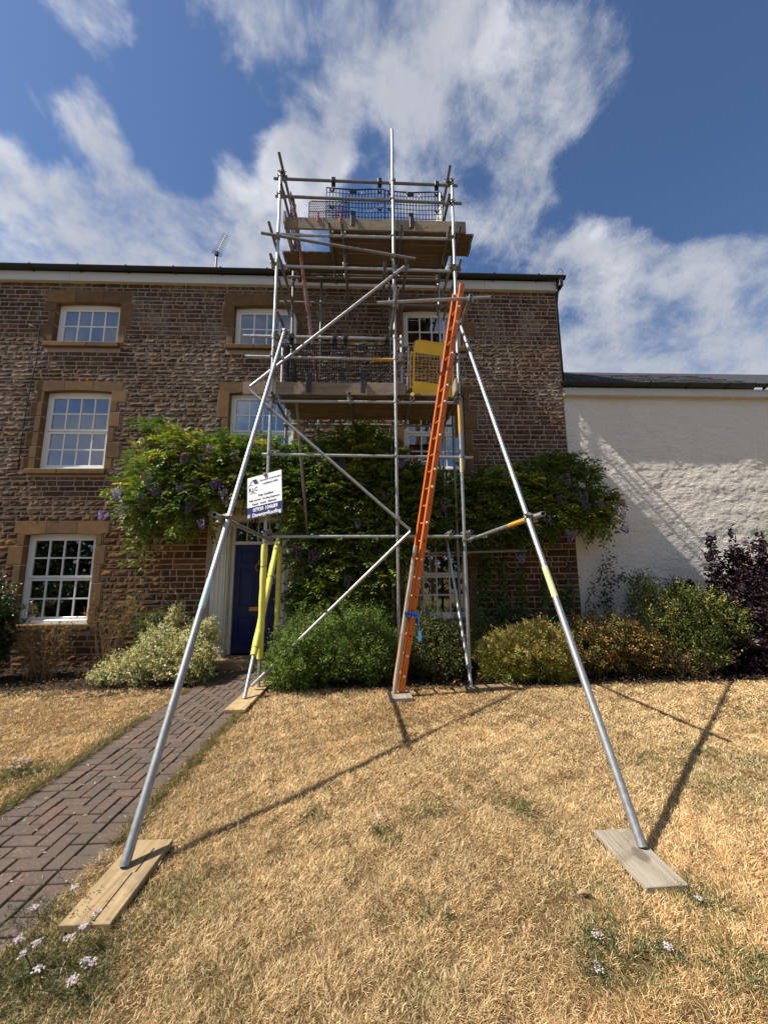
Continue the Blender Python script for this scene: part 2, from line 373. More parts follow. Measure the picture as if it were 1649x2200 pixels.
class MB:
    def __init__(s):
        s.v, s.f, s.c = [], [], []
    def quadbox(s, pts, col=None):
        b = len(s.v)
        s.v += [tuple(p) for p in pts]
        for f in ((0, 3, 2, 1), (4, 5, 6, 7), (0, 1, 5, 4), (1, 2, 6, 5), (2, 3, 7, 6), (3, 0, 4, 7)):
            s.f.append(tuple(b + i for i in f))
        s.c += [col] * 8
        return s
    def box(s, x0, x1, y0, y1, z0, z1, col=None):
        return s.quadbox([(x0, y0, z0), (x1, y0, z0), (x1, y1, z0), (x0, y1, z0), (x0, y0, z1), (x1, y0, z1), (x1, y1, z1), (x0, y1, z1)], col)
    def obox(s, c, ex, ey, ez, col=None):
        c, ex, ey, ez = map(Vector, (c, ex, ey, ez))
        P = [c - ex - ey - ez, c + ex - ey - ez, c + ex + ey - ez, c - ex + ey - ez, c - ex - ey + ez, c + ex - ey + ez, c + ex + ey + ez, c - ex + ey + ez]
        return s.quadbox(P, col)
    def tube(s, pts, rad, n=8, cap=True, col=None):
        pts = [Vector(p) for p in pts]
        if not hasattr(rad, '__len__'): rad = [rad] * len(pts)
        b = len(s.v)
        ref = None
        for i, p in enumerate(pts):
            d = (pts[min(i + 1, len(pts) - 1)] - pts[max(i - 1, 0)]).normalized()
            if ref is None or abs(ref.dot(d)) > 0.98:
                ref = Vector((0, 0, 1)) if abs(d.z) < 0.9 else Vector((1, 0, 0))
            u = d.cross(ref).normalized()
            v = u.cross(d)
            ref = -v if False else ref
            for k in range(n):
                a = 2 * math.pi * k / n
                s.v.append(tuple(p + (u * math.cos(a) + v * math.sin(a)) * rad[i]))
                s.c.append(col)
        for i in range(len(pts) - 1):
            for k in range(n):
                s.f.append((b + i * n + k, b + i * n + (k + 1) % n, b + (i + 1) * n + (k + 1) % n, b + (i + 1) * n + k))
        if cap:
            s.f.append(tuple(b + k for k in range(n))[::-1])
            s.f.append(tuple(b + (len(pts) - 1) * n + k for k in range(n)))
        return s
    def pipe(s, p0, p1, r, wall=0.004, n=14):
        p0, p1 = Vector(p0), Vector(p1)
        d = (p1 - p0).normalized()
        ref = Vector((0, 0, 1)) if abs(d.z) < 0.9 else Vector((1, 0, 0))
        u = d.cross(ref).normalized(); v = u.cross(d)
        b = len(s.v)
        for (p, rr) in ((p0, r), (p1, r), (p1, r - wall), (p0, r - wall)):
            for k in range(n):
                a = 2 * math.pi * k / n
                s.v.append(tuple(p + (u * math.cos(a) + v * math.sin(a)) * rr)); s.c.append(None)
        for i in range(4):
            j = (i + 1) % 4
            for k in range(n):
                s.f.append((b + i * n + k, b + i * n + (k + 1) % n, b + j * n + (k + 1) % n, b + j * n + k))
        return s
    def build(s, name, mat, parent=None, smooth=False, bevel=0.0, org=None):
        me = bpy.data.meshes.new(name)
        V = s.v
        if org is not None:
            ox, oy, oz = org
            V = [(x - ox, y - oy, z - oz) for x, y, z in V]
        me.from_pydata(V, [], s.f)
        if any(c is not None for c in s.c):
            at = me.color_attributes.new('Col', 'FLOAT_COLOR', 'POINT')
            at.data.foreach_set('color', [x for c in s.c for x in (tuple(c) + (1.0,) if c else (0.5, 0.5, 0.5, 1.0))])
        me.materials.append(M[mat] if isinstance(mat, str) else mat)
        if smooth:
            me.shade_smooth()
        if bevel > 0:
            bm = bmesh.new(); bm.from_mesh(me)
            bmesh.ops.bevel(bm, geom=[e for e in bm.edges if e.calc_face_angle(0) > 0.6], offset=bevel, segments=1, affect='EDGES')
            bm.to_mesh(me); bm.free()
        o = bpy.data.objects.new(name, me)
        if org is not None: o.location = org
        add(o)
        if parent: o.parent = parent
        return o

def smooth_by_angle(o, deg=40):
    bm = bmesh.new(); bm.from_mesh(o.data)
    for f in bm.faces: f.smooth = True
    for e in bm.edges:
        if e.calc_face_angle(0) > R_(deg): e.smooth = False
    bm.to_mesh(o.data); bm.free()
    return o

def np_mesh(name, V, F, mat, parent=None, cols=None, kind=None):
    """V (n,3), F (m,3) triangles; cols (n,3) colour per vertex"""
    me = bpy.data.meshes.new(name)
    V = np.ascontiguousarray(V, dtype=np.float32); F = np.ascontiguousarray(F, dtype=np.int32)
    me.vertices.add(len(V)); me.vertices.foreach_set('co', V.ravel())
    me.loops.add(F.size); me.loops.foreach_set('vertex_index', F.ravel())
    me.polygons.add(len(F))
    me.polygons.foreach_set('loop_start', np.arange(0, F.size, 3, dtype=np.int32))
    me.update(calc_edges=True)
    if cols is not None:
        at = me.color_attributes.new('Col', 'FLOAT_COLOR', 'POINT')
        at.data.foreach_set('color', np.concatenate([cols, np.ones((len(cols), 1))], 1).astype(np.float32).ravel())
    me.materials.append(M[mat])
    o = bpy.data.objects.new(name, me)
    add(o)
    if parent: o.parent = parent
    if kind: o['kind'] = kind
    return o

# ------------------------------------------------------------------ ground, lawns, bed, path
def sheet(name, x0, x1, y0, y1, z, mat, nx=1, ny=1, amp=0.0, kind='structure', edge=None):
    xs = np.linspace(x0, x1, nx + 1); ys = np.linspace(y0, y1, ny + 1)
    V = []
    for y in ys:
        for x in xs:
            h = z
            if amp: h += amp * noise.noise((x * 1.3, y * 1.3, 0.3)) + amp * 0.5 * noise.noise((x * 4.1, y * 4.1, 5))
            V.append((x, y + (edge(x) * (y - y0) / (y1 - y0) if edge else 0), h))
    F = []
    for j in range(ny):
        for i in range(nx):
            a = j * (nx + 1) + i
            F += [(a, a + 1, a + nx + 2), (a, a + nx + 2, a + nx + 1)]
    o = np_mesh(name, np.array(V), np.array(F), mat, kind=kind)
    return o
sheet('ground', -900, 900, -900, 900, -0.06, 'far_ground')
def bed_edge(x):      # wavering line where the turf stops and the bed begins
    return 0.06 * noise.noise((x * 1.7, 2.2, 0)) + 0.03 * noise.noise((x * 6, 7, 0))
LAWN_R = (-1.535, 9.0, -9.5, -1.58)
LAWN_L = (-10.0, -2.50, -9.5, -1.45)
sheet('lawn', LAWN_R[0], LAWN_R[1], LAWN_R[2], LAWN_R[3], 0.0, 'turf', 80, 60, 0.012, edge=bed_edge)
sheet('lawn', LAWN_L[0], LAWN_L[1], LAWN_L[2], LAWN_L[3], 0.0, 'turf', 60, 60, 0.012, edge=bed_edge)
sheet('flower_bed', -10.0, -2.62, -1.75, 0.02, -0.012, 'soil', 90, 26, 0.05)
sheet('flower_bed', -1.48, 9.0, -1.85, 0.02, -0.012, 'soil', 120, 26, 0.05)
path = sheet('path', -2.64, -1.46, -9.5, -0.25, -0.016, 'joint', 2, 2)

# herringbone pavers with a stretcher edge on both sides
def paver_mesh(L, W, seed):
    rr = random.Random(seed)
    h = 0.022; g = 0.0045
    x, y = L / 2 - g, W / 2 - g
    c = 0.005
    mb = MB()
    pal = [(0.17, 0.108, 0.080), (0.145, 0.098, 0.074), (0.19, 0.118, 0.088), (0.13, 0.095, 0.075), (0.16, 0.115, 0.088)]
    col = rr.choice(pal)
    b = [(-x, -y, 0), (x, -y, 0), (x, y, 0), (-x, y, 0)]
    t = [(-x + c, -y + c, h), (x - c, -y + c, h), (x - c, y - c, h), (-x + c, y - c, h)]
    md = [(px, py, h - c) for px, py, _ in b]
    mb.v = b + md + t
    mb.f = [(8, 9, 10, 11)] + [(i, (i + 1) % 4, 4 + (i + 1) % 4, 4 + i) for i in range(4)] + [(4 + i, 4 + (i + 1) % 4, 8 + (i + 1) % 4, 8 + i) for i in range(4)]
    mb.c = [col] * 12
    me = bpy.data.meshes.new('paver')
    me.from_pydata(mb.v, [], mb.f)
    at = me.color_attributes.new('Col', 'FLOAT_COLOR', 'POINT')
    at.data.foreach_set('color', [q for cc in mb.c for q in (tuple(cc) + (1.0,))])
    me.materials.append(M['paver'])
    return me
PAV = [paver_mesh(0.2, 0.1, i) for i in range(7)]
PAVS = [paver_mesh(0.1, 0.1, 20 + i) for i in range(4)]
def lay(me, x, y, rz):
    o = bpy.data.objects.new('paver', me)
    o.location = (x, y, -0.012 + random.uniform(-0.003, 0.003))
    o.rotation_euler = (R_(random.uniform(-0.8, 0.8)), R_(random.uniform(-0.8, 0.8)), rz + R_(random.uniform(-0.7, 0.7)))
    add(o); o.parent = path
PX0 = -2.29; PY0 = -6.1; NC = 6
for j in range(0, 58):
    for i in range(-1, NC):
        k = (i + j) % 4
        y = PY0 + j * 0.1
        if k == 0:
            if i == -1: lay(random.choice(PAVS), PX0 + 0.05, y + 0.05, 0)
            elif i == NC - 1: lay(random.choice(PAVS), PX0 + NC * 0.1 - 0.05, y + 0.05, 0)
            else: lay(random.choice(PAV), PX0 + i * 0.1 + 0.1, y + 0.05, 0)
        elif k == 2 and i >= 0:
            lay(random.choice(PAV), PX0 + i * 0.1 + 0.05, y + 0.1, math.pi / 2)
for j in range(58):
    for ex in (PX0 - 0.105, PX0 + NC * 0.1 + 0.105):
        lay(random.choice(PAV), ex + random.uniform(-.006, .006), PY0 + 0.05 + j * 0.1, 0)

# ------------------------------------------------------------------ stone house
house = empty('stone_house', (0, 0, 0), 'three-storey brown coursed ironstone house with white sash windows and navy door', 'house')
HX0, HX1, HZ1 = -9.2, 3.94, 7.46
OPEN = {  # x0, x1, z0, z1, rows of panes per sash list
    'gl': (-6.25, -4.985, 0.74, 2.35), 'ml': (-6.25, -4.985, 3.55, 5.13), 'ul': (-6.25, -4.985, 6.12, 7.02),
    'mm': (-2.735, -1.47, 3.55, 5.13), 'um': (-2.735, -1.47, 6.12, 7.02),
    'gr': (0.66, 1.875, 0.74, 2.35), 'mr': (0.68, 1.90, 3.55, 5.13), 'ur': (0.70, 1.92, 6.12, 7.02),
}
DOOR = (-2.57, -1.63, 0.14, 2.62)
# courses
cz = [0.0]
rc = random.Random(3)
while cz[-1] < HZ1 - 0.16:
    cz.append(cz[-1] + rc.choice((0.072, 0.08, 0.086, 0.092, 0.10, 0.112)) * (1.0 if cz[-1] > 2.4 else 1.22))
cz.append(HZ1)
def snap(z): return min(cz, key=lambda q: abs(q - z))

BLOCK = []        # rectangles the rubble courses leave free
def tint(x, z):
    h = random.random()
    if h < 0.15: c = (0.23, 0.135, 0.055)
    elif h < 0.45: c = (0.155, 0.088, 0.048)
    elif h < 0.75: c = (0.128, 0.073, 0.042)
    elif h < 0.9: c = (0.165, 0.100, 0.060)
    else: c = (0.09, 0.056, 0.042)
    if z < 2.4: c = (c[0] * 1.28, c[1] * 1.12, c[2] * 0.86)
    k = random.uniform(0.78, 1.38)
    return tuple(q * k for q in c)

def stone(mb, x0, x1, z0, z1, y, bulge, col, nx=5, nz=3, rough=0.013, side=0.05):
    b = len(mb.v)
    sd = random.uniform(0, 100)
    for j in range(nz + 1):
        for i in range(nx + 1):
            u, v = i / nx, j / nz
            e = min(1.0, 3.2 * min(u, 1 - u) * (x1 - x0) / 0.18) * min(1.0, 3.2 * min(v, 1 - v))
            x = x0 + (x1 - x0) * u; z = z0 + (z1 - z0) * v
            edge = (i in (0, nx)) or (j in (0, nz))
            if edge:
                x += random.uniform(-1, 1) * 0.004; z += random.uniform(-1, 1) * 0.004
            d = bulge * e + (0 if edge else rough * (noise.noise((x * 14 + sd, z * 14, sd)) + random.uniform(-.5, .5)))
            mb.v.append((x, y - d - (0.004 if not edge else 0.0), z)); mb.c.append(col)
    for j in range(nz):
        for i in range(nx):
            a = b + j * (nx + 1) + i
            mb.f.append((a, a + 1, a + nx + 2, a + nx + 1))
    ring = [i for i in range(nx + 1)] + [j * (nx + 1) + nx for j in range(1, nz + 1)] + [nz * (nx + 1) + i for i in range(nx - 1, -1, -1)] + [j * (nx + 1) for j in range(nz - 1, 0, -1)]
    s = len(mb.v)
    for r in ring:
        px, py, pz = mb.v[b + r]
        mb.v.append((px, y + side, pz)); mb.c.append(col)
    n = len(ring)
    for q in range(n):
        mb.f.append((b + ring[q], s + q, s + (q + 1) % n, b + ring[(q + 1) % n]))

def dressed_tint():
    k = random.uniform(0.7, 1.3)
    c = random.choice(((0.21, 0.115, 0.045), (0.17, 0.10, 0.048), (0.25, 0.14, 0.06), (0.14, 0.085, 0.048)))
    return tuple(q * k for q in c)

def surround(key):
    x0, x1, z0, z1 = OPEN[key]
    lt = snap(z1 + 0.20)
    lo = 0.20
    # lintel in three stones with a slightly cambered underside
    xs = [x0 - lo, x0 + 0.36, x1 - 0.36, x1 + lo]
    for q in range(3):
        a, b_ = xs[q] + 0.004, xs[q + 1] - 0.004
        mb = MB(); col = dressed_tint()
        def under(x):
            t = (x - x0) / (x1 - x0)
            return z1 - 0.004 if (t < 0 or t > 1) else z1 - 0.035 + 0.14 * t * (1 - t)
        n = 5; vb = 0
        for yy in (-0.012, 0.125):
            for zz in (0, 1):
                for i in range(n + 1):
                    x = a + (b_ - a) * i / n
                    if not (x0 <= x <= x1) and yy > 0: xx = min(max(x, x0), x1)
                    else: xx = x
                    mb.v.append((xx, yy, under(x) if zz == 0 else lt - 0.006)); mb.c.append(col)
        r = n + 1
        for i in range(n):
            mb.f.append((i, i + 1, r + i + 1, r + i))
            mb.f.append((i, 2 * r + i, 2 * r + i + 1, i + 1))
            mb.f.append((r + i, r + i + 1, 3 * r + i + 1, 3 * r + i))
        mb.f.append((0, r, 3 * r, 2 * r)); mb.f.append((n, 2 * r + n, 3 * r + n, r + n))
        mb.build('lintel_stone', 'dressed', house)
    BLOCK.append((x0 - lo, x1 + lo, z1, lt))
    # jambs
    for sgn in (-1, 1):
        z = snap(z0 - 0.01); k = (0 if sgn < 0 else 1) + (1 if key[1] == 'm' else 0)
        z = z0
        while z < z1 - 0.02:
            nz_ = snap(z + random.choice((0.25, 0.31, 0.36)))
            if nz_ <= z + 0.1: nz_ = z + 0.3
            if z1 - nz_ < 0.16: nz_ = z1
            wd = (0.125 + random.uniform(-.02, .02)) if k % 2 else (0.23 + random.uniform(-.04, .06))
            if sgn < 0: a, b_ = x0 - wd, x0
            else: a, b_ = x1, x1 + wd
            mb = MB(); col = dressed_tint()
            g = 0.004
            # block with the reveal face running back to the frame
            mb.box(a + (g if sgn < 0 else -0.001), b_ - (g if sgn > 0 else -0.001), -0.010 - random.uniform(0, .010), 0.125, z + g, nz_ - g, col)
            mb.build('jamb_stone', 'dressed', house, bevel=0.006)
            BLOCK.append((a, b_, z, nz_))
            z = nz_; k += 1
    # sill in two stones
    sh = 0.10
    xm = (x0 + x1) / 2 + random.uniform(-.2, .2)
    for a, b_ in ((x0 - 0.13, xm), (xm, x1 + 0.06)):
        mb = MB(); mb.box(a + 0.002, b_ - 0.002, -0.075, 0.125, z0 - sh, z0 - 0.004, tuple(q * 0.72 for q in dressed_tint()))
        mb.build('sill', 'dressed', house, bevel=0.010)
    BLOCK.append((x0 - 0.13, x1 + 0.06, z0 - sh - 0.004, z0))
for k in OPEN: surround(k)
BLOCK.append((-2.98, -1.30, -1, 3.02))
BLOCK += [OPEN[k] for k in OPEN]

# mortared wall face with the openings cut out
holes = [OPEN[k] for k in OPEN] + [(-2.60, -1.60, 0.10, 2.66)]
xs = sorted({HX0, HX1} | {h[0] for h in holes} | {h[1] for h in holes})
zs = sorted({-0.05, HZ1 + 0.2} | {h[2] for h in holes} | {h[3] for h in holes})
mb = MB()
def inhole(x, z): return any(h[0] < x < h[1] and h[2] < z < h[3] for h in holes)
for i in range(len(xs) - 1):
    for j in range(len(zs) - 1):
        if inhole((xs[i] + xs[i + 1]) / 2, (zs[j] + zs[j + 1]) / 2): continue
        b = len(mb.v)
        mb.v += [(xs[i], 0, zs[j]), (xs[i + 1], 0, zs[j]), (xs[i + 1], 0, zs[j + 1]), (xs[i], 0, zs[j + 1])]; mb.c += [None] * 4
        mb.f.append((b, b + 1, b + 2, b + 3))
for (a, b_, c, d) in holes:          # reveals
    for q in (((a, 0.001, c), (a, 0.30, c), (a, 0.30, d), (a, 0.001, d)), ((b_, 0.001, c), (b_, 0.001, d), (b_, 0.30, d), (b_, 0.30, c)),
              ((a, 0.001, d), (a, 0.30, d), (b_, 0.30, d), (b_, 0.001, d)), ((a, 0.001, c), (b_, 0.001, c), (b_, 0.30, c), (a, 0.30, c))):
        b = len(mb.v); mb.v += list(q); mb.c += [None] * 4; mb.f.append((b, b + 1, b + 2, b + 3))
# gable end and back
for q in (((HX1, 0, -.05), (HX1, 7, -.05), (HX1, 7, HZ1 + .2), (HX1, 0, HZ1 + .2)), ((HX1, 0, HZ1 + .2), (HX1, 7, HZ1 + .2), (HX1, 3.5, HZ1 + 2.2)),
          ((HX0, 0, -.05), (HX0, 0, HZ1 + .2), (HX0, 7, HZ1 + .2), (HX0, 7, -.05)), ((HX0, 7, -.05), (HX0, 7, HZ1 + .2), (HX1, 7, HZ1 + .2), (HX1, 7, -.05))):
    b = len(mb.v); mb.v += list(q); mb.c += [None] * len(q); mb.f.append(tuple(range(b, b + len(q))))
wall = mb.build('wall', 'mortar', house)

# coursed stones
stones = []
for ci in range(len(cz) - 1):
    z0, z1 = cz[ci], cz[ci + 1]
    free = [(HX0, HX1)]
    for (a, b_, c, d) in BLOCK:
        if c < z1 - 0.02 and d > z0 + 0.02:
            nf = []
            for (p, q) in free:
                if b_ <= p or a >= q: nf.append((p, q)); continue
                if a > p: nf.append((p, a))
                if b_ < q: nf.append((b_, q))
            free = nf
    for (p, q) in free:
        x = p
        while x < q - 0.01:
            L = random.choice((0.13, 0.17, 0.2, 0.24, 0.28, 0.33, 0.40)) * random.uniform(0.9, 1.1)
            if random.random() < 0.04: L *= 1.7
            if q - (x + L) < 0.11: L = q - x
            zz0, zz1 = z0, z1
            stones.append((x, x + L, zz0, zz1))
            x += L
random.shuffle(stones)
vis = [s for s in stones if s[0] > -7.6]
# the 300 that read largest (not behind the climber or the scaffold) are single objects
def score(s):
    cx_, cz_ = (s[0] + s[1]) / 2, (s[2] + s[3]) / 2
    hid = (-4.4 < cx_ < 4.0 and 1.0 < cz_ < 3.9)
    return (s[1] - s[0]) * (s[3] - s[2]) * (0.2 if hid else 1.0)
vis.sort(key=score, reverse=True)
single = set(vis[:300])
rest = MB()
G = 0.0100
for s in stones:
    x0, x1, z0, z1 = s
    col = tint((x0 + x1) / 2, z0)
    pr_ = random.uniform(0.002, 0.010)
    if s in single:
        mb = MB()
        stone(mb, x0 + G, x1 - G, z0 + G, z1 - G, -0.0012 - random.uniform(0, .002), pr_, col)
        mb.build('stone', 'stone', wall)
    else:
        stone(rest, x0 + G, x1 - G, z0 + G, z1 - G, -0.0012 - random.uniform(0, .002), pr_, col)
o = rest.build('coursed_stone', 'stone', wall)
o['kind'] = 'stuff'

# windows: white frame, sashes, glazing bars, panes
def sash_window(key, sashes, blind=None):
    x0, x1, z0, z1 = OPEN[key]
    fy0, fy1 = 0.095, 0.165
    mb = MB()
    t = 0.062
    e = 0.004
    mb.box(x0 + e, x0 + t, fy0, fy1, z0, z1)
    mb.box(x1 - t, x1 - e, fy0, fy1, z0, z1)
    mb.box(x0 + t, x1 - t, fy0 + 0.002, fy1, z1 - t - 0.02, z1)
    mb.box(x0 + t, x1 - t, fy0 - 0.03, fy1, z0, z0 + t)
    win = mb.build('window', 'upvc', house, bevel=0.006)
    iz0, iz1 = z0 + t, z1 - t - 0.02
    ix0, ix1 = x0 + t, x1 - t
    hgt = (iz1 - iz0) / sashes
    for s in range(sashes):
        a, b_ = iz0 + s * hgt, iz0 + (s + 1) * hgt
        yo = 0.0 if s == 0 else -0.012
        st = 0.048
        mb = MB()
        mb.box(ix0 + .002, ix0 + st, fy0 + .012 + yo, fy1 - .015 + yo, a + .002, b_ - .002)
        mb.box(ix1 - st, ix1 - .002, fy0 + .012 + yo, fy1 - .015 + yo, a + .002, b_ - .002)
        mb.box(ix0 + st, ix1 - st, fy0 + .014 + yo, fy1 - .015 + yo, a + .002, a + st)
        mb.box(ix0 + st, ix1 - st, fy0 + .014 + yo, fy1 - .015 + yo, b_ - st, b_ - .002)
        mb.build('sash', 'upvc', win, bevel=0.004)
        gx0, gx1, gz0, gz1 = ix0 + st, ix1 - st, a + st, b_ - st
        pw, ph = (gx1 - gx0) / 4, (gz1 - gz0) / 2
        for q in (1, 2, 3):
            mb = MB(); xx = gx0 + q * pw
            mb.box(xx - .0135, xx + .0135, fy0 + .026 + yo, fy1 - .020 + yo, gz0 - .001, gz1 + .001)
            mb.build('glazing_bar', 'upvc', win)
        mb = MB(); zz = gz0 + ph
        mb.box(gx0 - .001, gx1 + .001, fy0 + .028 + yo, fy1 - .022 + yo, zz - .0135, zz + .0135)
        mb.build('glazing_bar', 'upvc', win)
        for r in range(2):
            for q in range(4):
                cxp, czp = gx0 + (q + .5) * pw, gz0 + (r + .5) * ph
                mb = MB()
                mb.box(-pw / 2, pw / 2, -.002, .002, -ph / 2, ph / 2)
                po = mb.build('pane', 'glass', win)
                po.location = (cxp, fy0 + 0.04 + yo, czp)
                po.rotation_euler = (R_(random.uniform(-.5, .5)), 0, R_(random.uniform(-.5, .5)))
    return win
for k in OPEN: sash_window(k, 1 if k[0] == 'u' else 2)

# rooms behind the glass
mb = MB()
for (za, zb) in ((0.15, 2.75), (2.95, 5.45), (5.65, 7.40)):
    for (xa, xb) in ((-7.8, -3.6), (-3.4, -0.6), (-0.4, 3.6)):
        ya, yb = 0.31, 3.6
        P = [(xa, ya, za), (xb, ya, za), (xb, yb, za), (xa, yb, za), (xa, ya, zb), (xb, ya, zb), (xb, yb, zb), (xa, yb, zb)]
        b = len(mb.v); mb.v += P; mb.c += [None] * 8
        for f in ((0, 1, 2, 3), (4, 7, 6, 5), (2, 6, 7, 3), (0, 3, 7, 4), (1, 5, 6, 2)):
            mb.f.append(tuple(b + i for i in f))
mb.build('room_lining', 'room_dark', house)

# curtains and blinds behind the glass
def curtain(x0, x1, z0, z1, y, label, mat='curtain', folds=9):
    V, F = [], []
    n = folds * 6
    for i in range(n + 1):
        x = x0 + (x1 - x0) * i / n
        yy = y + 0.022 * math.sin(i / 6 * 2 * math.pi) * (0.7 + 0.3 * math.sin(i * .37))
        V += [(x, yy, z0), (x, yy, z1)]
    for i in range(n):
        a = 2 * i
        F += [(a, a + 2, a + 3), (a, a + 3, a + 1)]
    o = np_mesh('curtain', np.array(V), np.array(F), mat)
    o.data.shade_smooth()
    tag(o, label, 'curtain', 'curtains behind the windows')
curtain(-6.20, -5.80, 3.6, 5.1, 0.25, 'pale curtain at left side of the leftmost middle-floor window')
curtain(-5.35, -5.02, 3.6, 5.1, 0.25, 'pale curtain at right side of the leftmost middle-floor window')
curtain(-6.20, -5.72, 0.8, 2.3, 0.27, 'pale curtain at left side of the leftmost ground-floor window')
curtain(-6.20, -5.95, 6.15, 7.0, 0.25, 'pale curtain at left side of the leftmost top-floor window')
curtain(-5.25, -5.02, 6.15, 7.0, 0.25, 'pale curtain at right side of the leftmost top-floor window')
curtain(0.95, 1.35, 0.8, 2.3, 0.27, 'pale curtain in the ground-floor window behind the orange ladder')
def blind(x0, x1, z0, z1, label):
    b = MB().box(x0, x1, 0.205, 0.212, z0, z1).build('roller_blind', 'blind')
    tag(b, label, 'blind', 'roller blinds behind the windows')
blind(-6.18, -5.05, 4.62, 5.06, 'pale roller blind half down in the leftmost middle-floor window')
blind(-2.68, -1.53, 4.55, 5.06, 'pale roller blind half down in the middle-floor window above the sign')
blind(-2.68, -1.53, 6.2, 6.98, 'pale roller blind drawn in the top-floor window left of the scaffold deck')

# fascia, gutter, downpipe, roof
for (a, b_) in ((HX0, -6.0), (-6.0, -3.2), (-3.2, -0.4), (-0.4, 2.4), (2.4, HX1 + 0.02)):
    MB().box(a + .0015, b_ - .0015, -0.085, 0.0, 7.42, 7.63).build('fascia_board', 'fascia', house, bevel=0.003)
MB().box(HX0, HX1 + 0.02, -0.095, -0.0855, 7.42, 7.437).build('fascia_bead', 'fascia', house)
def gutter(x0, x1, y, z, r, parent, spacing=0.95, off=0.3):
    V = []; F = []; n = 9
    prof = [(y - r * math.cos(math.pi * k / n), z - r * math.sin(math.pi * k / n)) for k in range(n + 1)]
    inner = [(y - (r - .005) * math.cos(math.pi * k / n), z - (r - .005) * math.sin(math.pi * k / n)) for k in range(n, -1, -1)]
    pr2 = prof + inner
    mb = MB(); L = len(pr2)
    for x in (x0, x1):
        mb.v += [(x, a, b) for a, b in pr2]; mb.c += [None] * L
    for k in range(L):
        mb.f.append((k, (k + 1) % L, L + (k + 1) % L, L + k))
    mb.f.append(tuple(range(n + 1))); mb.f.append(tuple(range(L, L + n + 1))[::-1])
    g = mb.build('gutter', 'gutter', parent)
    x = x0 + off
    while x < x1:
        mb = MB(); rr = r + 0.006
        for k in range(n):
            a0, a1 = math.pi * k / n, math.pi * (k + 1) / n
            p = [(y - rr * math.cos(a0), z - rr * math.sin(a0)), (y - rr * math.cos(a1), z - rr * math.sin(a1))]
            b = len(mb.v)
            mb.v += [(x, p[0][0], p[0][1]), (x + .03, p[0][0], p[0][1]), (x + .03, p[1][0], p[1][1]), (x, p[1][0], p[1][1])]; mb.c += [None] * 4
            mb.f.append((b, b + 1, b + 2, b + 3))
        mb.box(x, x + .03, y - r - .008, y - r + .006, z - .005, z + .018)
        mb.box(x, x + .03, y + r * 0.3, y + r + 0.004, z - r * 1.35, z - .01)
        mb.build('gutter_bracket', 'black', g)
        x += spacing
    return g
gutter(HX0, HX1 + 0.16, -0.150, 7.69, 0.062, house, 0.93, 0.62)
mb = MB()
mb.v = [(HX0, -0.13, 7.70), (HX1 + .12, -0.13, 7.70), (HX1 + .12, 3.5, 9.3), (HX0, 3.5, 9.3), (HX1 + .12, 7.1, 7.70), (HX0, 7.1, 7.70),
        (HX0, -0.13, 7.72), (HX1 + .12, -0.13, 7.72), (HX1 + .12, 3.5, 9.33), (HX0, 3.5, 9.33), (HX1 + .12, 7.1, 7.72), (HX0, 7.1, 7.72)]
mb.f = [(0, 3, 2, 1), (2, 3, 5, 4), (6, 7, 8, 9), (9, 8, 10, 11), (0, 1, 7, 6), (1, 2, 8, 7), (2, 4, 10, 8), (0, 6, 9, 3), (3, 9, 11, 5)]
mb.c = [None] * 12
mb.build('roof', 'slate', house)
mb = MB()
mb.box(HX1 - 0.0, HX1 + 0.10, -0.20, 0.25, 7.45, 7.66)
mb.build('eaves_box', 'black', house, bevel=0.02)
mb = MB()
mb.tube([(HX1 + .04, -0.10, 7.55), (HX1 + .035, -0.02, 7.38), (HX1 + .035, 0.04, 7.2), (HX1 + .035, 0.04, 5.5)], 0.030, 10)
mb.build('downpipe', 'black', house, smooth=True)
# wire loop on the gutter end
lp = [(4.0 + 0.05 * math.cos(a) + 0.02, -0.15, 7.80 + 0.085 * math.sin(a)) for a in np.linspace(-2.2, 2.2, 14)]
o = MB().tube([(3.93, -.15, 7.70)] + lp + [(3.90, -.13, 7.72)], 0.006, 6).build('wire_loop', 'black')
tag(o, 'small black wire loop sticking up at the right end of the gutter', 'wire')

# ------------------------------------------------------------------ entrance
dr = MB().box(DOOR[0] + .06, DOOR[1] - .05, 0.135, 0.18, 0.165, 2.125).build('door', 'door_blue', house, bevel=0.004)
dx0, dx1 = DOOR[0] + .06, DOOR[1] - .05
for (a, b_, c, d) in ((0.10, 0.39, 1.62, 1.86), (0.44, 0.73, 1.62, 1.86), (0.10, 0.39, 0.86 - .02, 1.52), (0.44, 0.73, 0.86 - .02, 1.52), (0.10, 0.39, 0.14, 0.66), (0.44, 0.73, 0.14, 0.66)):
    mb = MB(); z = 0.165; t = 0.018
    X0, X1, Z0, Z1 = dx0 + a, dx0 + b_, z + c, z + d
    mb.box(X0, X1, 0.118, 0.137, Z0, Z0 + t); mb.box(X0, X1, 0.118, 0.137, Z1 - t, Z1)
    mb.box(X0, X0 + t, 0.119, 0.137, Z0 + t, Z1 - t); mb.box(X1 - t, X1, 0.119, 0.137, Z0 + t, Z1 - t)
    mb.box(X0 + .045, X1 - .045, 0.124, 0.137, Z0 + .045, Z1 - .045)
    mb.build('door_panel', 'door_blue', dr, bevel=0.004)
mb = MB(); mb.box(-2.21, -2.00, 0.122, 0.137, 0.91, 0.985); mb.box(-2.185, -2.025, 0.112, 0.124, 0.93, 0.965)
mb.build('letterbox', 'brass', dr, bevel=0.004)
mb = MB()
mb.tube([(-2.06 + 0.05 * math.cos(a), 0.105, 1.70 + 0.065 * math.sin(a)) for a in np.linspace(0, 2 * math.pi, 15)], 0.010, 7, cap=False)
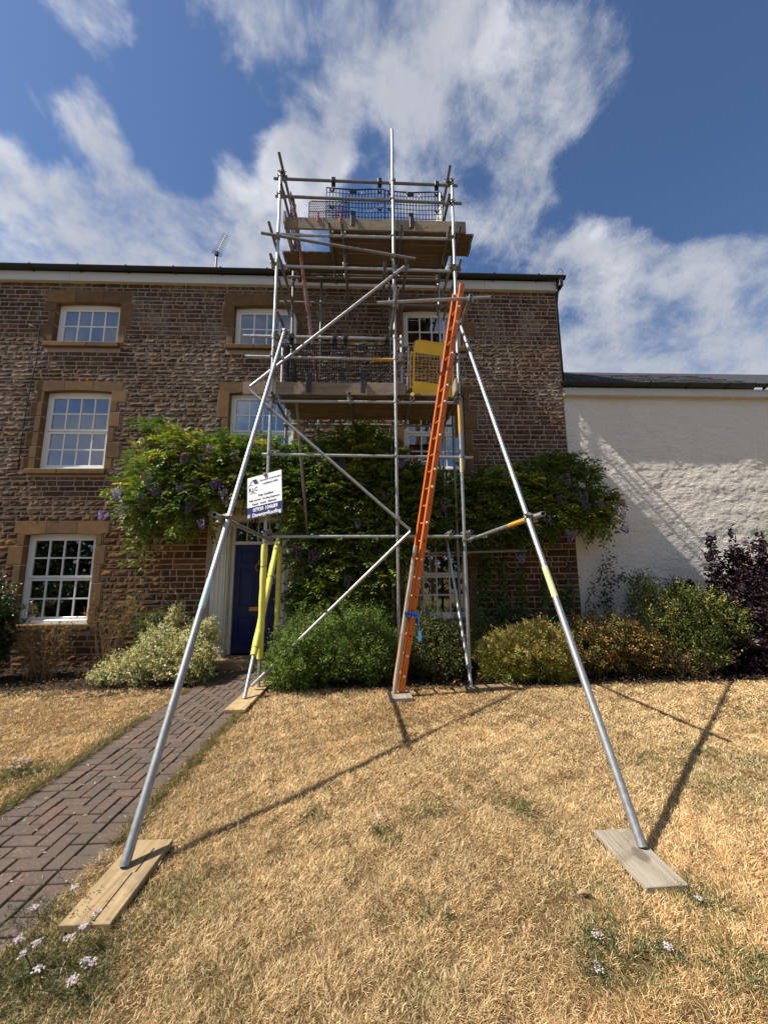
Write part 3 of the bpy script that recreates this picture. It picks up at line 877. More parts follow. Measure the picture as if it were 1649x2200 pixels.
mb.tube([(-2.06, 0.136, 1.78), (-2.06, 0.10, 1.78)], 0.026, 9)
mb.tube([(-2.06, 0.11, 1.80), (-2.06, 0.11, 1.86)], [0.016, 0.004], 7)
mb.build('knocker', 'brass', dr, smooth=True)
MB().tube([(-1.74, 0.135, 1.12), (-1.74, 0.10, 1.12), (-1.74, 0.07, 1.12)], [0.014, 0.02, 0.030], 10).build('door_knob', 'brass', dr, smooth=True)
# frame, transom light and its bars
mb = MB()
mb.box(DOOR[0], DOOR[0] + .058, 0.09, 0.20, 0.15, 2.62); mb.box(DOOR[1] - .048, DOOR[1], 0.09, 0.20, 0.15, 2.62)
mb.box(DOOR[0] + .058, DOOR[1] - .048, 0.085, 0.20, 2.128, 2.19); mb.box(DOOR[0] + .058, DOOR[1] - .048, 0.085, 0.20, 2.56, 2.62)
dfr = mb.build('door_frame', 'paint_white', house, bevel=0.006)
for q in range(1, 4):
    xx = dx0 + (dx1 - dx0) * q / 4
    MB().box(xx - .010, xx + .010, 0.115, 0.15, 2.19, 2.56).build('transom_bar', 'paint_white', dfr)
for q in range(4):
    a = dx0 + (dx1 - dx0) * q / 4
    MB().box(a + .002, a + (dx1 - dx0) / 4 - .002, 0.128, 0.132, 2.185, 2.565).build('pane', 'glass', dfr)
# pilasters: moulded outer face, panelled return, plinth, capital
def pilaster(x0, x1, inner):
    mb = MB()
    mb.box(x0, x1, -0.055, 0.02, 0.34, 2.50)
    n = 3; wv = (x1 - x0) / (n * 2 + 1)
    for q in range(n):
        a = x0 + wv * (1 + 2 * q)
        mb.box(a, a + wv, -0.068, -0.0552, 0.42, 2.40)
    mb.box(x0 - .012, x1 + .012, -0.075, 0.02, 0.10, 0.34)
    mb.box(x0 - .02, x1 + .02, -0.085, 0.02, 2.42, 2.47)
    if inner > 0: mb.box(x1 - .002, x1 + .035, -0.02, 0.15, 0.12, 2.50)
    else: mb.box(x0 - .035, x0 + .002, -0.02, 0.15, 0.12, 2.50)
    p = mb.build('pilaster', 'paint_white', house, bevel=0.004)
    rx = x1 + .036 if inner > 0 else x0 - .036
    for (za, zb) in ((0.25, 0.85), (0.98, 1.55), (1.68, 2.15)):
        mb = MB()
        e = 0.012 if inner > 0 else -0.012
        mb.box(min(rx, rx + e), max(rx, rx + e), 0.02, 0.10, za, zb)
        mb.build('reveal_panel', 'paint_white', p, bevel=0.003)
pilaster(-2.86, -2.61, 1)
pilaster(-1.59, -1.36, -1)
mb = MB()
mb.box(-2.93, -1.29, -0.10, 0.02, 2.56, 2.78)
mb.box(-2.96, -1.26, -0.36, 0.02, 2.78, 2.86)
mb.box(-2.99, -1.23, -0.42, 0.02, 2.86, 2.90)
hood = mb.build('door_hood', 'paint_cream', house, bevel=0.006)
for x in (-2.90, -1.42):
    mb = MB()
    mb.quadbox([(x, -0.12, 2.45), (x + .12, -0.12, 2.45), (x + .12, -.02, 2.45), (x, -.02, 2.45), (x, -0.33, 2.78), (x + .12, -0.33, 2.78), (x + .12, -.02, 2.78), (x, -.02, 2.78)])
    mb.box(x + .03, x + .09, -0.345, -0.33, 2.62, 2.77)
    mb.build('hood_bracket', 'paint_cream', hood, bevel=0.006)
MB().box(-2.88, -1.36, -0.42, 0.13, 0.0, 0.138).build('doorstep', 'doorstep', house, bevel=0.012)
# lantern under the hood
ln = empty('lantern', (-2.1, -0.2, 2.34), 'black iron lantern hanging under the door hood behind the sign', 'lantern')
mb = MB()
for k in range(8):
    a = 2 * math.pi * k / 8
    mb.tube([(0.085 * math.cos(a), 0.085 * math.sin(a), 0.26), (0.045 * math.cos(a), 0.045 * math.sin(a), 0.02)], 0.007, 5)
mb.build('cage', 'black', ln)
MB().tube([(0, 0, 0.26), (0, 0, 0.30), (0, 0, 0.36), (0, 0, 0.45)], [0.10, 0.07, 0.015, 0.012], 10).build('cap', 'black', ln, smooth=True)
MB().tube([(0, 0, -0.01), (0, 0, 0.03)], [0.03, 0.05], 10).build('base', 'black', ln)

# alarm box, wall cable, aerial
al = empty('alarm_box', (-3.77, -0.001, 3.7), 'cream alarm box with red lower strip half hidden in the wisteria', 'alarm box')
MB().box(-.13, .13, -0.09, -0.025, 0.06, 0.30).build('cover', 'alarm_cream', al, bevel=0.012)
MB().box(-.13, .13, -0.088, -0.025, 0.0, 0.058).build('strobe', 'alarm_red', al, bevel=0.008)
cab = [(-6.7, -.035, 6.49), (-6.58, -.035, 6.42), (-6.49, -.035, 6.38), (-6.47, -.035, 6.1), (-6.46, -.035, 5.71), (-6.50, -.035, 5.2), (-6.52, -.035, 4.85), (-6.53, -.035, 4.2), (-6.51, -.035, 3.57)]
o = MB().tube(cab, 0.009, 6).build('wall_cable', 'black', smooth=True)
tag(o, 'thin black cable running down the stone wall left of the windows', 'cable')
ae = empty('television_aerial', (-3.82, 1.5, 8.6), 'grey television aerial on a thin mast above the roof', 'aerial')
MB().tube([(0, 0, -0.2), (0, 0, 1.02)], 0.024, 8).build('mast', 'aerial_metal', ae)
bd = Vector((0.27, 0.10, 0.95)); bd.normalize(); bx = Vector((0.87, 0.0, -0.44)).normalized()
b0 = Vector((-0.01, 0, 0.92))
MB().tube([b0, b0 + bd * 0.68], 0.010, 6).build('boom', 'aerial_metal', ae)
for k in range(9):
    p_ = b0 + bd * (0.15 + 0.065 * k); hw = 0.115 - 0.002 * k
    MB().tube([p_ - bx * hw, p_ + bx * hw], 0.006, 5).build('element', 'aerial_metal', ae)
for sg in (-1, 1):
    mb = MB(); c = b0 + bd * 0.05 + bx * (0.075 * sg)
    for q in (-1, -.4, .3, 1):
        mb.tube([c + bd * (0.05 * q) - bx * .055, c + bd * (0.05 * q) + bx * .055], 0.006, 5)
    mb.tube([c - bd * .05 + bx * .055, c + bd * .05 + bx * .055], 0.005, 5); mb.tube([c - bd * .05 - bx * .055, c + bd * .05 - bx * .055], 0.005, 5)
    mb.build('reflector', 'aerial_metal', ae)
MB().box(-.04, .04, -.05, .03, 0.88, 1.0).build('clamp', 'black', ae, bevel=0.01)

# pot plant on the inner sill of the left window
for (px, lab) in ((-5.93, 'white pot with dark plant inside the leftmost ground-floor window, left side'), (-5.12, 'white pot with yellow-leaved plant inside the leftmost ground-floor window, right side')):
    pe = empty('pot_plant', (px, 0.26, 0.80), lab, 'pot plant')
    MB().tube([(0, 0, 0), (0, 0, 0.10)], [0.045, 0.06], 12).build('pot', 'pot_white', pe, smooth=False)
    n = 260
    d = RNG.normal(size=(n, 3)); d /= np.linalg.norm(d, axis=1)[:, None]
    c = np.array([0, 0, 0.24]) + d * RNG.uniform(0.02, 0.12, (n, 1)); a = RNG.normal(size=(n, 3)) * 0.02
    V = np.stack([c - a, c + np.cross(a, d) * 0.9, c + a], 1).reshape(-1, 3)
    cc = np.array((0.03, 0.06, 0.015)) if px < -5.5 else np.array((0.30, 0.22, 0.03))
    np_mesh('foliage', V, np.arange(n * 3).reshape(-1, 3), 'leaf', pe, np.repeat(cc[None] * RNG.uniform(.6, 1.4, (n, 1)), 3, 0))
    mb = MB()
    for k in range(5): mb.tube([(0, 0, .09), (random.uniform(-.06, .06), random.uniform(-.06, .06), .26)], .004, 4)
    mb.build('stem', 'bark', pe)

# ------------------------------------------------------------------ white cottage
cot = empty('white_cottage', (4, 0, 0), 'low white rendered cottage with slate roof joined to the stone house', 'house')
CX0, CX1, CY = HX1 + 0.004, 11.5, 0.055
def cw(x, z):
    return CY + 0.016 * noise.noise((x * 1.1, z * 1.6, 1.0)) + 0.010 * noise.noise((x * 3.4, z * 6.0, 4.0)) + 0.006 * noise.noise((x * 9, z * 20, 9.0))
nx, nz = 300, 240
X = np.linspace(CX0, CX1 - 3.0, nx + 1); Zz = np.linspace(-0.05, 5.2, nz + 1)
V = np.array([(x - 4, cw(x, z), z) for z in Zz for x in X])
idx = np.arange((nx + 1) * nz).reshape(nz, nx + 1)[:, :-1].ravel()
F = np.concatenate([np.stack([idx, idx + 1, idx + nx + 2], 1), np.stack([idx, idx + nx + 2, idx + nx + 1], 1)])
o = np_mesh('wall', V, F, 'render', cot); o.data.shade_smooth()
MB().box(CX1 - 3.0 - 4, CX1 - 4, CY, CY + .3, -0.05, 5.2).build('end_wall', 'render', cot)
MB().box(CX0 - 4 + .002, CX1 - 4, -0.055, 0.09, 5.11, 5.27).build('fascia', 'fascia', cot, bevel=0.004)
MB().box(CX0 - 4 + .002, CX1 - 4, -0.062, -0.0552, 5.11, 5.128).build('fascia_bead', 'fascia', cot)
g = gutter(CX0 - 4 - 0.08, CX1 - 4, -0.115, 5.345, 0.058, cot, 0.82, 0.15)
RP = R_(33)
mb = MB(); e0 = (-0.06, 5.33)
mb.v = [(CX0 - 4, e0[0], e0[1]), (CX1 - 4, e0[0], e0[1]), (CX1 - 4, e0[0] + 3.4 * math.cos(RP), e0[1] + 3.4 * math.sin(RP)), (CX0 - 4, e0[0] + 3.4 * math.cos(RP), e0[1] + 3.4 * math.sin(RP)),
        (CX1 - 4, 6.0, 5.2), (CX0 - 4, 6.0, 5.2)]
mb.f = [(0, 1, 2, 3), (3, 2, 4, 5)]; mb.c = [None] * 6
roof = mb.build('roof', 'slate', cot)
SM = []
for q in range(5):
    rr = random.Random(q + 50); s = MB()
    wv, lv, t = 0.245, 0.36, 0.010 + 0.003 * rr.random()
    s.box(-wv / 2 + .004, wv / 2 - .004, 0, lv, 0, t)
    ob = s.build('slate', 'slate', None); SM.append(ob.data); bpy.data.objects.remove(ob)
for row in range(12):
    for k in range(18):
        x = CX0 + 0.12 + k * 0.25 + (0.125 if row % 2 else 0)
        o = bpy.data.objects.new('slate', random.choice(SM))
        d0 = -0.05 + row * 0.21
        o.location = (x - 4, e0[0] + d0 * math.cos(RP), e0[1] + d0 * math.sin(RP) + 0.016 + random.uniform(-.003, .004))
        o.rotation_euler = (RP - R_(2.4) + R_(random.uniform(-.8, .8)), R_(random.uniform(-.6, .6)), R_(random.uniform(-.8, .8)))
        add(o); o.parent = roof

# ------------------------------------------------------------------ scaffold tower
tower = empty('scaffold_tower', (0, -1.55, 0), 'tall galvanised tube scaffold tower with two timber decks and long front rakers', 'scaffold')
TR = 0.02415
YF, YL, YBR, YB = -1.55, -1.50, -1.60, -0.48
TUBES = []
OFF = Vector((0, 1.55, 0))
def T(name, p0, p1, mat='galv', clamp=True):
    a, b = Vector(p0), Vector(p1)
    o = MB().pipe(a + OFF, b + OFF, TR).build(name, mat, tower)
    smooth_by_angle(o)
    if clamp: TUBES.append((a, b, o))
    return o
# standards (uprights): front row, then back row
T('standard', (-1.53, YF, 0.05), (-1.50, YF, 8.39))
T('standard', (0.42, YF, 0.02), (0.41, YF, 9.34))
fr_lo = T('standard', (1.415, YF, 0.02), (1.415, YF, 4.42))
T('standard', (1.417, YF, 4.425), (1.44, YF, 8.34), clamp=True)
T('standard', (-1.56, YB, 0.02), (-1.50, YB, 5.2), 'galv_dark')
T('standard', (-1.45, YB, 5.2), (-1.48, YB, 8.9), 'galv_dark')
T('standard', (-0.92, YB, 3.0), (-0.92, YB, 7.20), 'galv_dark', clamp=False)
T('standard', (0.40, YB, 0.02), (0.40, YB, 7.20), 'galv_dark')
T('standard', (0.53, -1.42, 4.30), (0.53, -1.42, 5.45), 'galv')
T('standard', (1.36, YB, 2.10), (1.36, YB, 8.75), 'galv')
T('standard', (1.52, -0.62, 0.02), (1.52, -0.62, 4.6), 'galv_dark', clamp=False)
T('standard', (-1.42, -1.30, 4.30), (-1.42, -1.30, 5.62), 'galv')
T('standard', (1.34, -1.05, 7.1), (1.34, -1.05, 8.62), 'galv', clamp=False)
# ledgers and guard rails along the front
T('guard_rail', (-1.63, YL, 8.31), (1.55, YL, 8.28), 'galv_dark')
T('guard_rail', (-1.59, YL, 7.96), (1.61, YL, 7.92), 'galv_dark')
T('ledger', (-1.48, YL, 7.215), (1.46, YL, 7.21))
T('ledger', (-1.60, YL, 6.62), (1.50, YL, 6.59))
T('guard_rail', (-2.01, YL, 5.35), (0.53, YL, 5.34))
o6 = T('guard_rail', (-1.96, YL, 5.00), (0.54, YL, 4.97))
T('ledger', (-1.56, YL, 4.25), (1.45, YL, 4.25))
T('ledger', (-1.63, YL, 3.39), (1.61, YL, 3.35))
T('ledger', (-1.56, YL, 2.13), (1.77, YL, 2.12))
# back ledgers
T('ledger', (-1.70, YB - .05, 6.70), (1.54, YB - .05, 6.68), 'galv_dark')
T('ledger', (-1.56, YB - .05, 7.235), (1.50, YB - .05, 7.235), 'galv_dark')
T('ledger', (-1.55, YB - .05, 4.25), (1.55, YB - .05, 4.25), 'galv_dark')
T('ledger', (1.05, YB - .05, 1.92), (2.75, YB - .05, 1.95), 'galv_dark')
# transoms running back to the house, above the ledgers
for x in (-0.65, -0.44, 0.54, 1.35, 1.52, -1.63):
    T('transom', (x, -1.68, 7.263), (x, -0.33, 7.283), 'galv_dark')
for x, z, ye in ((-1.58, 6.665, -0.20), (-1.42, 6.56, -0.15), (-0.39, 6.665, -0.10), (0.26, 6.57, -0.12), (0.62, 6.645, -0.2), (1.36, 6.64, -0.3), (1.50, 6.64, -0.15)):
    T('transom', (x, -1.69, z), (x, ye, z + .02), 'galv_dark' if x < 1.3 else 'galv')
T('transom', (-1.43, -1.70, 5.63), (-1.36, -0.40, 5.66), 'galv_dark')
T('guard_rail', (-1.44, -1.70, 5.30), (-1.38, -0.40, 5.33), 'galv_dark')
T('guard_rail', (-1.46, -1.70, 5.04), (-1.40, -0.40, 5.05), 'galv_dark')
T('guard_rail', (1.37, -1.70, 4.97), (1.40, -0.40, 4.99), 'galv_dark')
for x, e in ((-1.47, -0.35), (-0.30, -0.35), (0.665, -0.30), (1.38, -0.35)):
    T('transom', (x, -1.69, 4.299), (x, e, 4.299), 'galv_dark')
T('transom', (-1.49, -1.74, 2.185), (-1.49, -0.40, 2.19))
T('transom', (1.20, -1.75, 2.17), (1.20, -0.40, 2.19))
T('transom', (1.47, -1.75, 2.17), (1.47, -0.40, 2.19))
# side guard rails at the top, sticking out towards the lawn
T('guard_rail', (-1.46, -1.87, 8.37), (-1.43, -0.35, 8.33), 'galv_dark')
T('guard_rail', (1.36, -1.80, 8.31), (1.38, -0.35, 8.31), 'galv_dark')
T('guard_rail', (-1.45, -1.70, 7.97), (-1.42, -0.35, 7.95), 'galv_dark')
T('guard_rail', (1.36, -1.68, 7.89), (1.36, -0.35, 7.89), 'galv_dark')
# diagonal braces
T('brace', (-1.77, YBR, 7.14), (0.77, YBR, 6.72), 'galv_dark')
T('brace', (0.58, YBR, 6.57), (-1.82, YBR, 4.44))
T('brace', (-1.83, YBR - .002, 4.38), (0.60, YBR, 2.21))
T('brace', (0.60, YBR - .05, 2.18), (-1.58, YBR - .09, 0.10))
T('brace', (-1.56, -2.07, 0.05), (-1.56, -0.46, 2.32))
T('brace', (1.40, -1.68, 0.02), (1.35, -0.56, 2.14))
# old grey timber-like tube inside the left bay
T('brace', (-1.17, -1.40, 4.45), (-1.05, -0.62, 2.20), 'galv_dark', clamp=False)
# brackets that hold the ladder: two stubs out to the front and a rail across
T('bracket_tube', (0.395, -2.50, 5.46), (0.355, -1.44, 5.46))
T('bracket_tube', (1.492, -2.22, 5.58), (1.482, -1.40, 5.58))
T('bracket_tube', (0.12, -2.11, 5.515), (1.81, -2.11, 5.64))
# rakers with their ties
RL0, RL1 = Vector((-1.314, -4.861, 0.050)), Vector((-1.345, -1.50, 5.50))
RR0, RR1 = Vector((1.545, -4.847, 0.046)), Vector((1.487, -1.52, 5.62))
T('raker', RL0, RL1); T('raker', RR0, RR1)
T('tie', (-1.385, -3.78, 2.12), (-1.465, -1.42, 2.075), 'galv')
tie_r = T('tie', (1.595, -3.80, 2.12), (1.475, -1.44, 2.06), 'galv')
# coloured bands painted or taped on the tubes
def band(host, p0, p1, t0, t1, mat, r=TR + 0.0025):
    a, b = Vector(p0), Vector(p1)
    o = MB().tube([a + (b - a) * t0 + OFF, a + (b - a) * t1 + OFF], r, 14).build('tape_band', mat, host)
    smooth_by_angle(o)
rk = [o for (a, b, o) in TUBES if o.name.startswith('raker')]
band(rk[0], RL0, RL1, 0.235, 0.275, 'tape_teal')
band(rk[1], RR0, RR1, 0.240, 0.285, 'tape_yellow')
for hst, P0, P1, t in ((rk[0], RL0, RL1, 0.233), (rk[1], RR0, RR1, 0.237)):
    a = P0 + (P1 - P0) * t; dd = (P1 - P0).normalized()
    o = MB().tube([P0 + OFF, P0 + (P1 - P0) * t + OFF], TR + .0022, 14).build('lower_tube', 'galv_mid', hst); smooth_by_angle(o)
band(tie_r, (1.595, -3.80, 2.12), (1.475, -1.44, 2.06), 0.10, 0.32, 'paint_orange')
band(o6, (-1.96, YL, 5.00), (0.54, YL, 4.97), 0.80, 0.955, 'paint_orange')
band(fr_lo, (1.415, YF, 0.02), (1.415, YF, 4.42), 0.84, 0.965, 'paint_orange')
band(fr_lo, (1.415, YF, 0.02), (1.415, YF, 4.42), 0.70, 0.755, 'tape_yellow')
# yellow end cap on one transom
MB().tube([(0.665, -1.696 + 1.55, 4.299), (0.665, -1.67 + 1.55, 4.299)], 0.029, 14).build('end_cap', 'yellow_foam', tower)

# couplers wherever two tubes cross
def closest(a0, a1, b0, b1):
    u, v, w0 = a1 - a0, b1 - b0, a0 - b0
    A, B, C_, D, E_ = u.dot(u), u.dot(v), v.dot(v), u.dot(w0), v.dot(w0)
    den = A * C_ - B * B
    if den < 1e-6 * A * C_: return None
    s = (B * E_ - C_ * D) / den; t = (A * E_ - B * D) / den
    if not (0 <= s <= 1 and 0 <= t <= 1): return None
    return a0 + u * s, b0 + v * t
nc = 0
for i in range(len(TUBES)):
    for j in range(i + 1, len(TUBES)):
        a0, a1, oa = TUBES[i]; b0, b1, ob = TUBES[j]
        r = closest(a0, a1, b0, b1)
        if r is None: continue
        p, q = r
        if (p - q).length > 0.085: continue
        nc += 1
        mb = MB()
        da, db = (a1 - a0).normalized(), (b1 - b0).normalized()
        L = 0.026
        mb.tube([p - da * L + OFF, p + da * L + OFF], TR + 0.0085, 12)
        mb.tube([q - db * L + OFF, q + db * L + OFF], TR + 0.0085, 12)
        nrm = da.cross(db)
        nrm = nrm.normalized() if nrm.length > 1e-3 else Vector((0, 1, 0))
        for c_, d_, e_ in ((p, da, db), (q, db, da)):
            s_ = random.choice((-1, 1))
            side = (e_ - d_ * e_.dot(d_)).normalized() * s_
            base = c_ + side * (TR + 0.014)
            mb.obox(base + OFF, d_ * 0.016, side * 0.012, nrm * 0.020)
            mb.tube([base - nrm * 0.040 + OFF, base + nrm * 0.048 + OFF], 0.0075, 6)
            mb.tube([base + nrm * 0.024 + OFF, base + nrm * 0.038 + OFF], 0.014, 6)
        o = mb.build('coupler', 'coupler', tower)
        smooth_by_angle(o)
print('couplers', nc)

# decks
def board(name, x0, x1, y0, y1, z0, z1, mat, parent=tower, rz=0.0, off=True):
    cx_, cy_, cz_ = (x0 + x1) / 2, (y0 + y1) / 2, (z0 + z1) / 2
    mb = MB().box(x0 - cx_, x1 - cx_, y0 - cy_, y1 - cy_, z0 - cz_, z1 - cz_)
    o = mb.build(name, mat, parent, bevel=0.004)
    o.location = (cx_, cy_ + (1.55 if parent is tower else 0), cz_)
    o.rotation_euler = (R_(random.uniform(-.4, .4)), R_(random.uniform(-.15, .15)), rz + R_(random.uniform(-.25, .25)))
    return o
def deckboard(x0, x1, y0, z):
    b = board('deck_board', x0, x1, y0, y0 + 0.218, z, z + 0.038, 'deck_x')
    for e in (x0 + .02, x1 - .02):     # galvanised end hoops
        MB().box(e - .018 - (x0 + x1) / 2, e + .018 - (x0 + x1) / 2, -.1115, .1115, -.0205, .0205).build('end_hoop', 'galv_dark', b)
ZT = 7.310
for y0, a, b_ in ((-1.48, -0.66, 1.80), (-1.255, -0.70, 1.82), (-1.03, -1.56, 1.46), (-0.805, -1.55, 1.45), (-0.515, -1.40, 1.36)):
    deckboard(a, b_, y0, ZT)
ZB_ = 4.327
for y0, a, b_ in ((-1.475, -1.42, 1.47), (-1.25, -1.40, 1.49), (-1.025, -1.34, 1.52), (-0.80, -1.40, 1.44)):
    deckboard(a, b_, y0, ZB_)
board('toe_board', -1.42, 1.66, -1.518, -1.482, 7.33, 7.545, 'toe_x')
board('toe_board', -1.96, 0.58, -1.518, -1.482, 4.36, 4.565, 'toe_x')
board('toe_board', 0.60, 1.22, -1.505, -1.47, 4.366, 4.40, 'toe_x')
for (x, za, zb, ya, yb) in ((-1.40, 7.35, 7.56, -1.62, -0.5), (1.33, 7.35, 7.56, -1.45, -0.5), (-1.37, 4.37, 4.575, -1.45, -0.5), (1.36, 4.37, 4.59, -1.66, -0.55)):
    b = board('toe_board', x - .018, x + .018, ya, yb, za, zb, 'board_grey')
board('toe_board', 1.62, 1.66, -0.62, -0.30, 4.10, 4.62, 'board_grey')

# ------------------------------------------------------------------ mesh brick guards hung on the rails
def guard(name, p0, p1, z0, z1, label, mat='black_plastic', nvert=16, nhor=7, hooks=True, clip=True, group='black mesh brick guards on the scaffold', out=-1, sag=0.012):
    """panel between plan points p0 and p1"""
    a = Vector((p0[0], p0[1], 0)); b = Vector((p1[0], p1[1], 0))
    L = (b - a).length; ux = (b - a) / L; ny = Vector((ux.y, -ux.x, 0)) * (1 if out < 0 else -1)
    g = empty(name, (a.x, a.y, z0), label, 'brick guard', group)
    H = z1 - z0
    t = 0.009
    def pt(u, v, d=0.0):
        s = sag * math.sin(3.1 * u * 2 + v * 2)
        return ux * (u * L) + Vector((0, 0, v * H)) + ny * (d + s)
    mb = MB()
    ring = [pt(0, 0), pt(1, 0), pt(1, 1), pt(.75, 1), pt(.5, 1), pt(.25, 1), pt(0, 1), pt(0, 0)]
    mb.tube(ring, 0.011, 6, cap=False)
    mb.build('frame', mat, g)
    mb = MB()
    for k in range(1, nvert):
        u = k / nvert
        mb.tube([pt(u, 0), pt(u, .5), pt(u, 1)], 0.0066, 4, cap=False)
    for k in range(1, nhor):
        v = k / nhor
        mb.tube([pt(q / 6, v) for q in range(7)], 0.0066, 4, cap=False)
    mb.build('mesh', mat, g)
    for u in (0.10, 0.5, 0.92):
        for v in (0.94, 0.40):
            if u == 0.5:
                continue
            mb = MB(); c = pt(u, v)
            for k in range(5):
                an = math.pi + math.pi * k / 4
                mb.obox(c + ux * (0.028 * math.cos(an)) + Vector((0, 0, 0.028 * math.sin(an))), ux * .012, ny * .007, (0, 0, .012))
            mb.build('lug', mat, g)
    if hooks:
        for u in (0.12, 0.92):
            c = pt(u, 1)
            mb = MB()
            mb.obox(c + Vector((0, 0, 0.055)) + ny * 0.03, ux * 0.035, ny * 0.010, (0, 0, 0.06))
            mb.obox(c + Vector((0, 0, 0.125)) + ny * 0.045, ux * 0.035, ny * 0.042, (0, 0, 0.007))
            mb.obox(c + Vector((0, 0, 0.09)) + ny * 0.082, ux * 0.035, ny * 0.007, (0, 0, 0.04))
            mb.build('hook', mat, g, bevel=0.003)
    if clip:
        mb = MB(); c = pt(0.46, 0)
        mb.obox(c + Vector((0, 0, 0.09)) + ny * 0.0, ux * 0.042, ny * 0.010, (0, 0, 0.10))
        mb.build('clip_plate', mat, g, bevel=0.004)
        mb = MB()
        mb.obox(c + Vector((0, 0, -0.085)) + ny * 0.088, ux * 0.038, ny * 0.008, (0, 0, 0.10))
        mb.obox(c + Vector((0, 0, 0.012)) + ny * 0.045, ux * 0.038, ny * 0.05, (0, 0, 0.008))
        mb.build('toe_clip', 'black_plastic', g, bevel=0.003)
        mb = MB(); c = pt(0.46, 0.93)
        mb.obox(c + ny * 0.012, ux * 0.06, ny * 0.010, (0, 0, 0.04))
        mb.build('name_plate', mat, g, bevel=0.004)
    return g
guard('brick_guard', (-0.73, -1.455), (0.27, -1.455), 7.56, 8.20, 'black mesh brick guard on the top deck, left of the tall middle pole', nvert=18)
guard('brick_guard', (0.28, -1.450), (1.26, -1.450), 7.56, 8.18, 'black mesh brick guard on the top deck, right of the tall middle pole', nvert=18)
guard('brick_guard', (-1.34, -1.455), (-0.48, -1.455), 4.57, 5.25, 'black mesh brick guard on the lower deck, nearer the left corner', nvert=24, nhor=11)
guard('brick_guard', (-0.48, -1.452), (0.36, -1.452), 4.57, 5.25, 'black mesh brick guard on the lower deck, nearer the middle pole', nvert=24, nhor=11)
guard('brick_guard', (-1.36, -0.50), (-1.36, -1.35), 7.56, 8.22, 'black mesh brick guard seen edge-on at the left end of the top deck', nvert=16, hooks=False, clip=False)
guard('brick_guard', (1.29, -1.40), (1.29, -0.55), 7.56, 8.18, 'black mesh brick guard seen edge-on at the right end of the top deck', nvert=16, hooks=False, clip=False)
guard('brick_guard', (-1.32, -0.55), (-1.32, -1.38), 4.58, 5.26, 'black mesh brick guard seen edge-on at the left end of the lower deck', nvert=16, hooks=False, clip=False)
# low red mesh clipped to the toe board
rg = empty('red_mesh_guard', (-1.03, -1.42, 7.55), 'low red mesh guard clipped on the top toe board', 'brick guard')
mb = MB(); mb.tube([(0, 0, 0), (0, 0, .39), (0.03, 0, .42), (.66, 0, .42), (.69, 0, .39), (.69, 0, 0)], 0.009, 6); mb.tube([(0, 0, .21), (.69, 0, .21)], .008, 6)
mb.build('frame', 'brown_red', rg)
mb = MB()
for k in range(-4, 23):
    for z0_, z1_ in ((0, .21), (.21, .42)):
        a = Vector((k * .033, 0, z0_)); b = a + Vector((0.10, 0, .21))
        if a.x < 0: a = a + (b - a) * (-a.x / .10) if b.x > 0 else a
        if b.x > .69: b = a + (b - a) * ((.69 - a.x) / .10) if a.x < .69 else b
        if 0 <= a.x < .69 and 0 < b.x <= .691: mb.tube([a, b], .004, 4, cap=False)
for k in range(1, 12): mb.tube([(0, 0, k * .035), (.69, 0, k * .035)], .004, 4, cap=False)
mb.build('mesh', 'brown_red', rg)
MB().box(0, .69, -.012, .012, -0.02, 0.035).build('rail', 'red_plastic', rg, bevel=0.004)
for x in (.17, .55):
    mb = MB(); mb.box(x - .02, x + .02, -.115, .0, 0.0, 0.015); mb.box(x - .018, x + .018, -.118, -.104, -.10, 0.0); mb.box(x - .014, x + .014, -.10, -.07, 0.015, .10)
    mb.build('clip', 'red_plastic', rg, bevel=0.003)

# ------------------------------------------------------------------ yellow safety gate
gt = empty('safety_gate', (0.70, -1.47, 4.40), 'yellow safety gate with wire mesh beside the orange ladder', 'gate')
gt.rotation_euler = (0, R_(2.5), R_(8))
GW, GH = 0.66, 0.95
def rounded(w, h, r, n=5):
    pts = []
    for cx_, cz_, a0 in ((w - r, h - r, 0), (r, h - r, 90), (r, r, 180), (w - r, r, 270)):
        for k in range(n + 1):
            a = R_(a0 + 90 * k / n); pts.append((cx_ + r * math.cos(a), cz_ + r * math.sin(a)))
    return pts
P = rounded(GW, GH, 0.085)
mb = MB(); mb.tube([(x, 0, z) for x, z in P] + [(P[0][0], 0, P[0][1])], 0.016, 8, cap=False)
mb.build('frame', 'yellow_gate', gt, smooth=True)
def panel(z0, z1):
    up_ = [p for p in P if z0 - 1e-6 <= p[1] <= z1 + 1e-6]
    xs_ = [0.0, GW]
    mb = MB()
    lo = sorted([p for p in up_], key=lambda p: math.atan2(p[1] - (z0 + z1) / 2, p[0] - GW / 2))
    extra = [(0, z0), (GW, z0)] if z0 > 0.2 else [(0, z1), (GW, z1)]
    lo = sorted(up_ + extra, key=lambda p: math.atan2(p[1] - (z0 + z1) / 2, p[0] - GW / 2))
    n = len(lo)
    mb.v = [(x, -.006, z) for x, z in lo] + [(x, .006, z) for x, z in lo]; mb.c = [None] * (2 * n)
    mb.f = [tuple(range(n)), tuple(range(2 * n - 1, n - 1, -1))] + [(k, n + k, n + (k + 1) % n, (k + 1) % n) for k in range(n)]
    mb.build('panel', 'yellow_gate', gt)
panel(0.0, 0.23); panel(0.73, GH)
mb = MB()
for k in range(1, 10):
    x = GW * k / 10; mb.tube([(x + .006 * math.sin(q * 2 + k), .004 * math.sin(q + k), .22 + .52 * q / 5) for q in range(6)], .0026, 4, cap=False)
for k in range(1, 10):
    z = .22 + .52 * k / 10; mb.tube([(GW * q / 6, .005 * math.sin(q * 1.3 + k), z + .008 * math.sin(q * 1.1 + k * .4)) for q in range(7)], .0026, 4, cap=False)
mb.build('mesh', 'yellow_gate', gt)
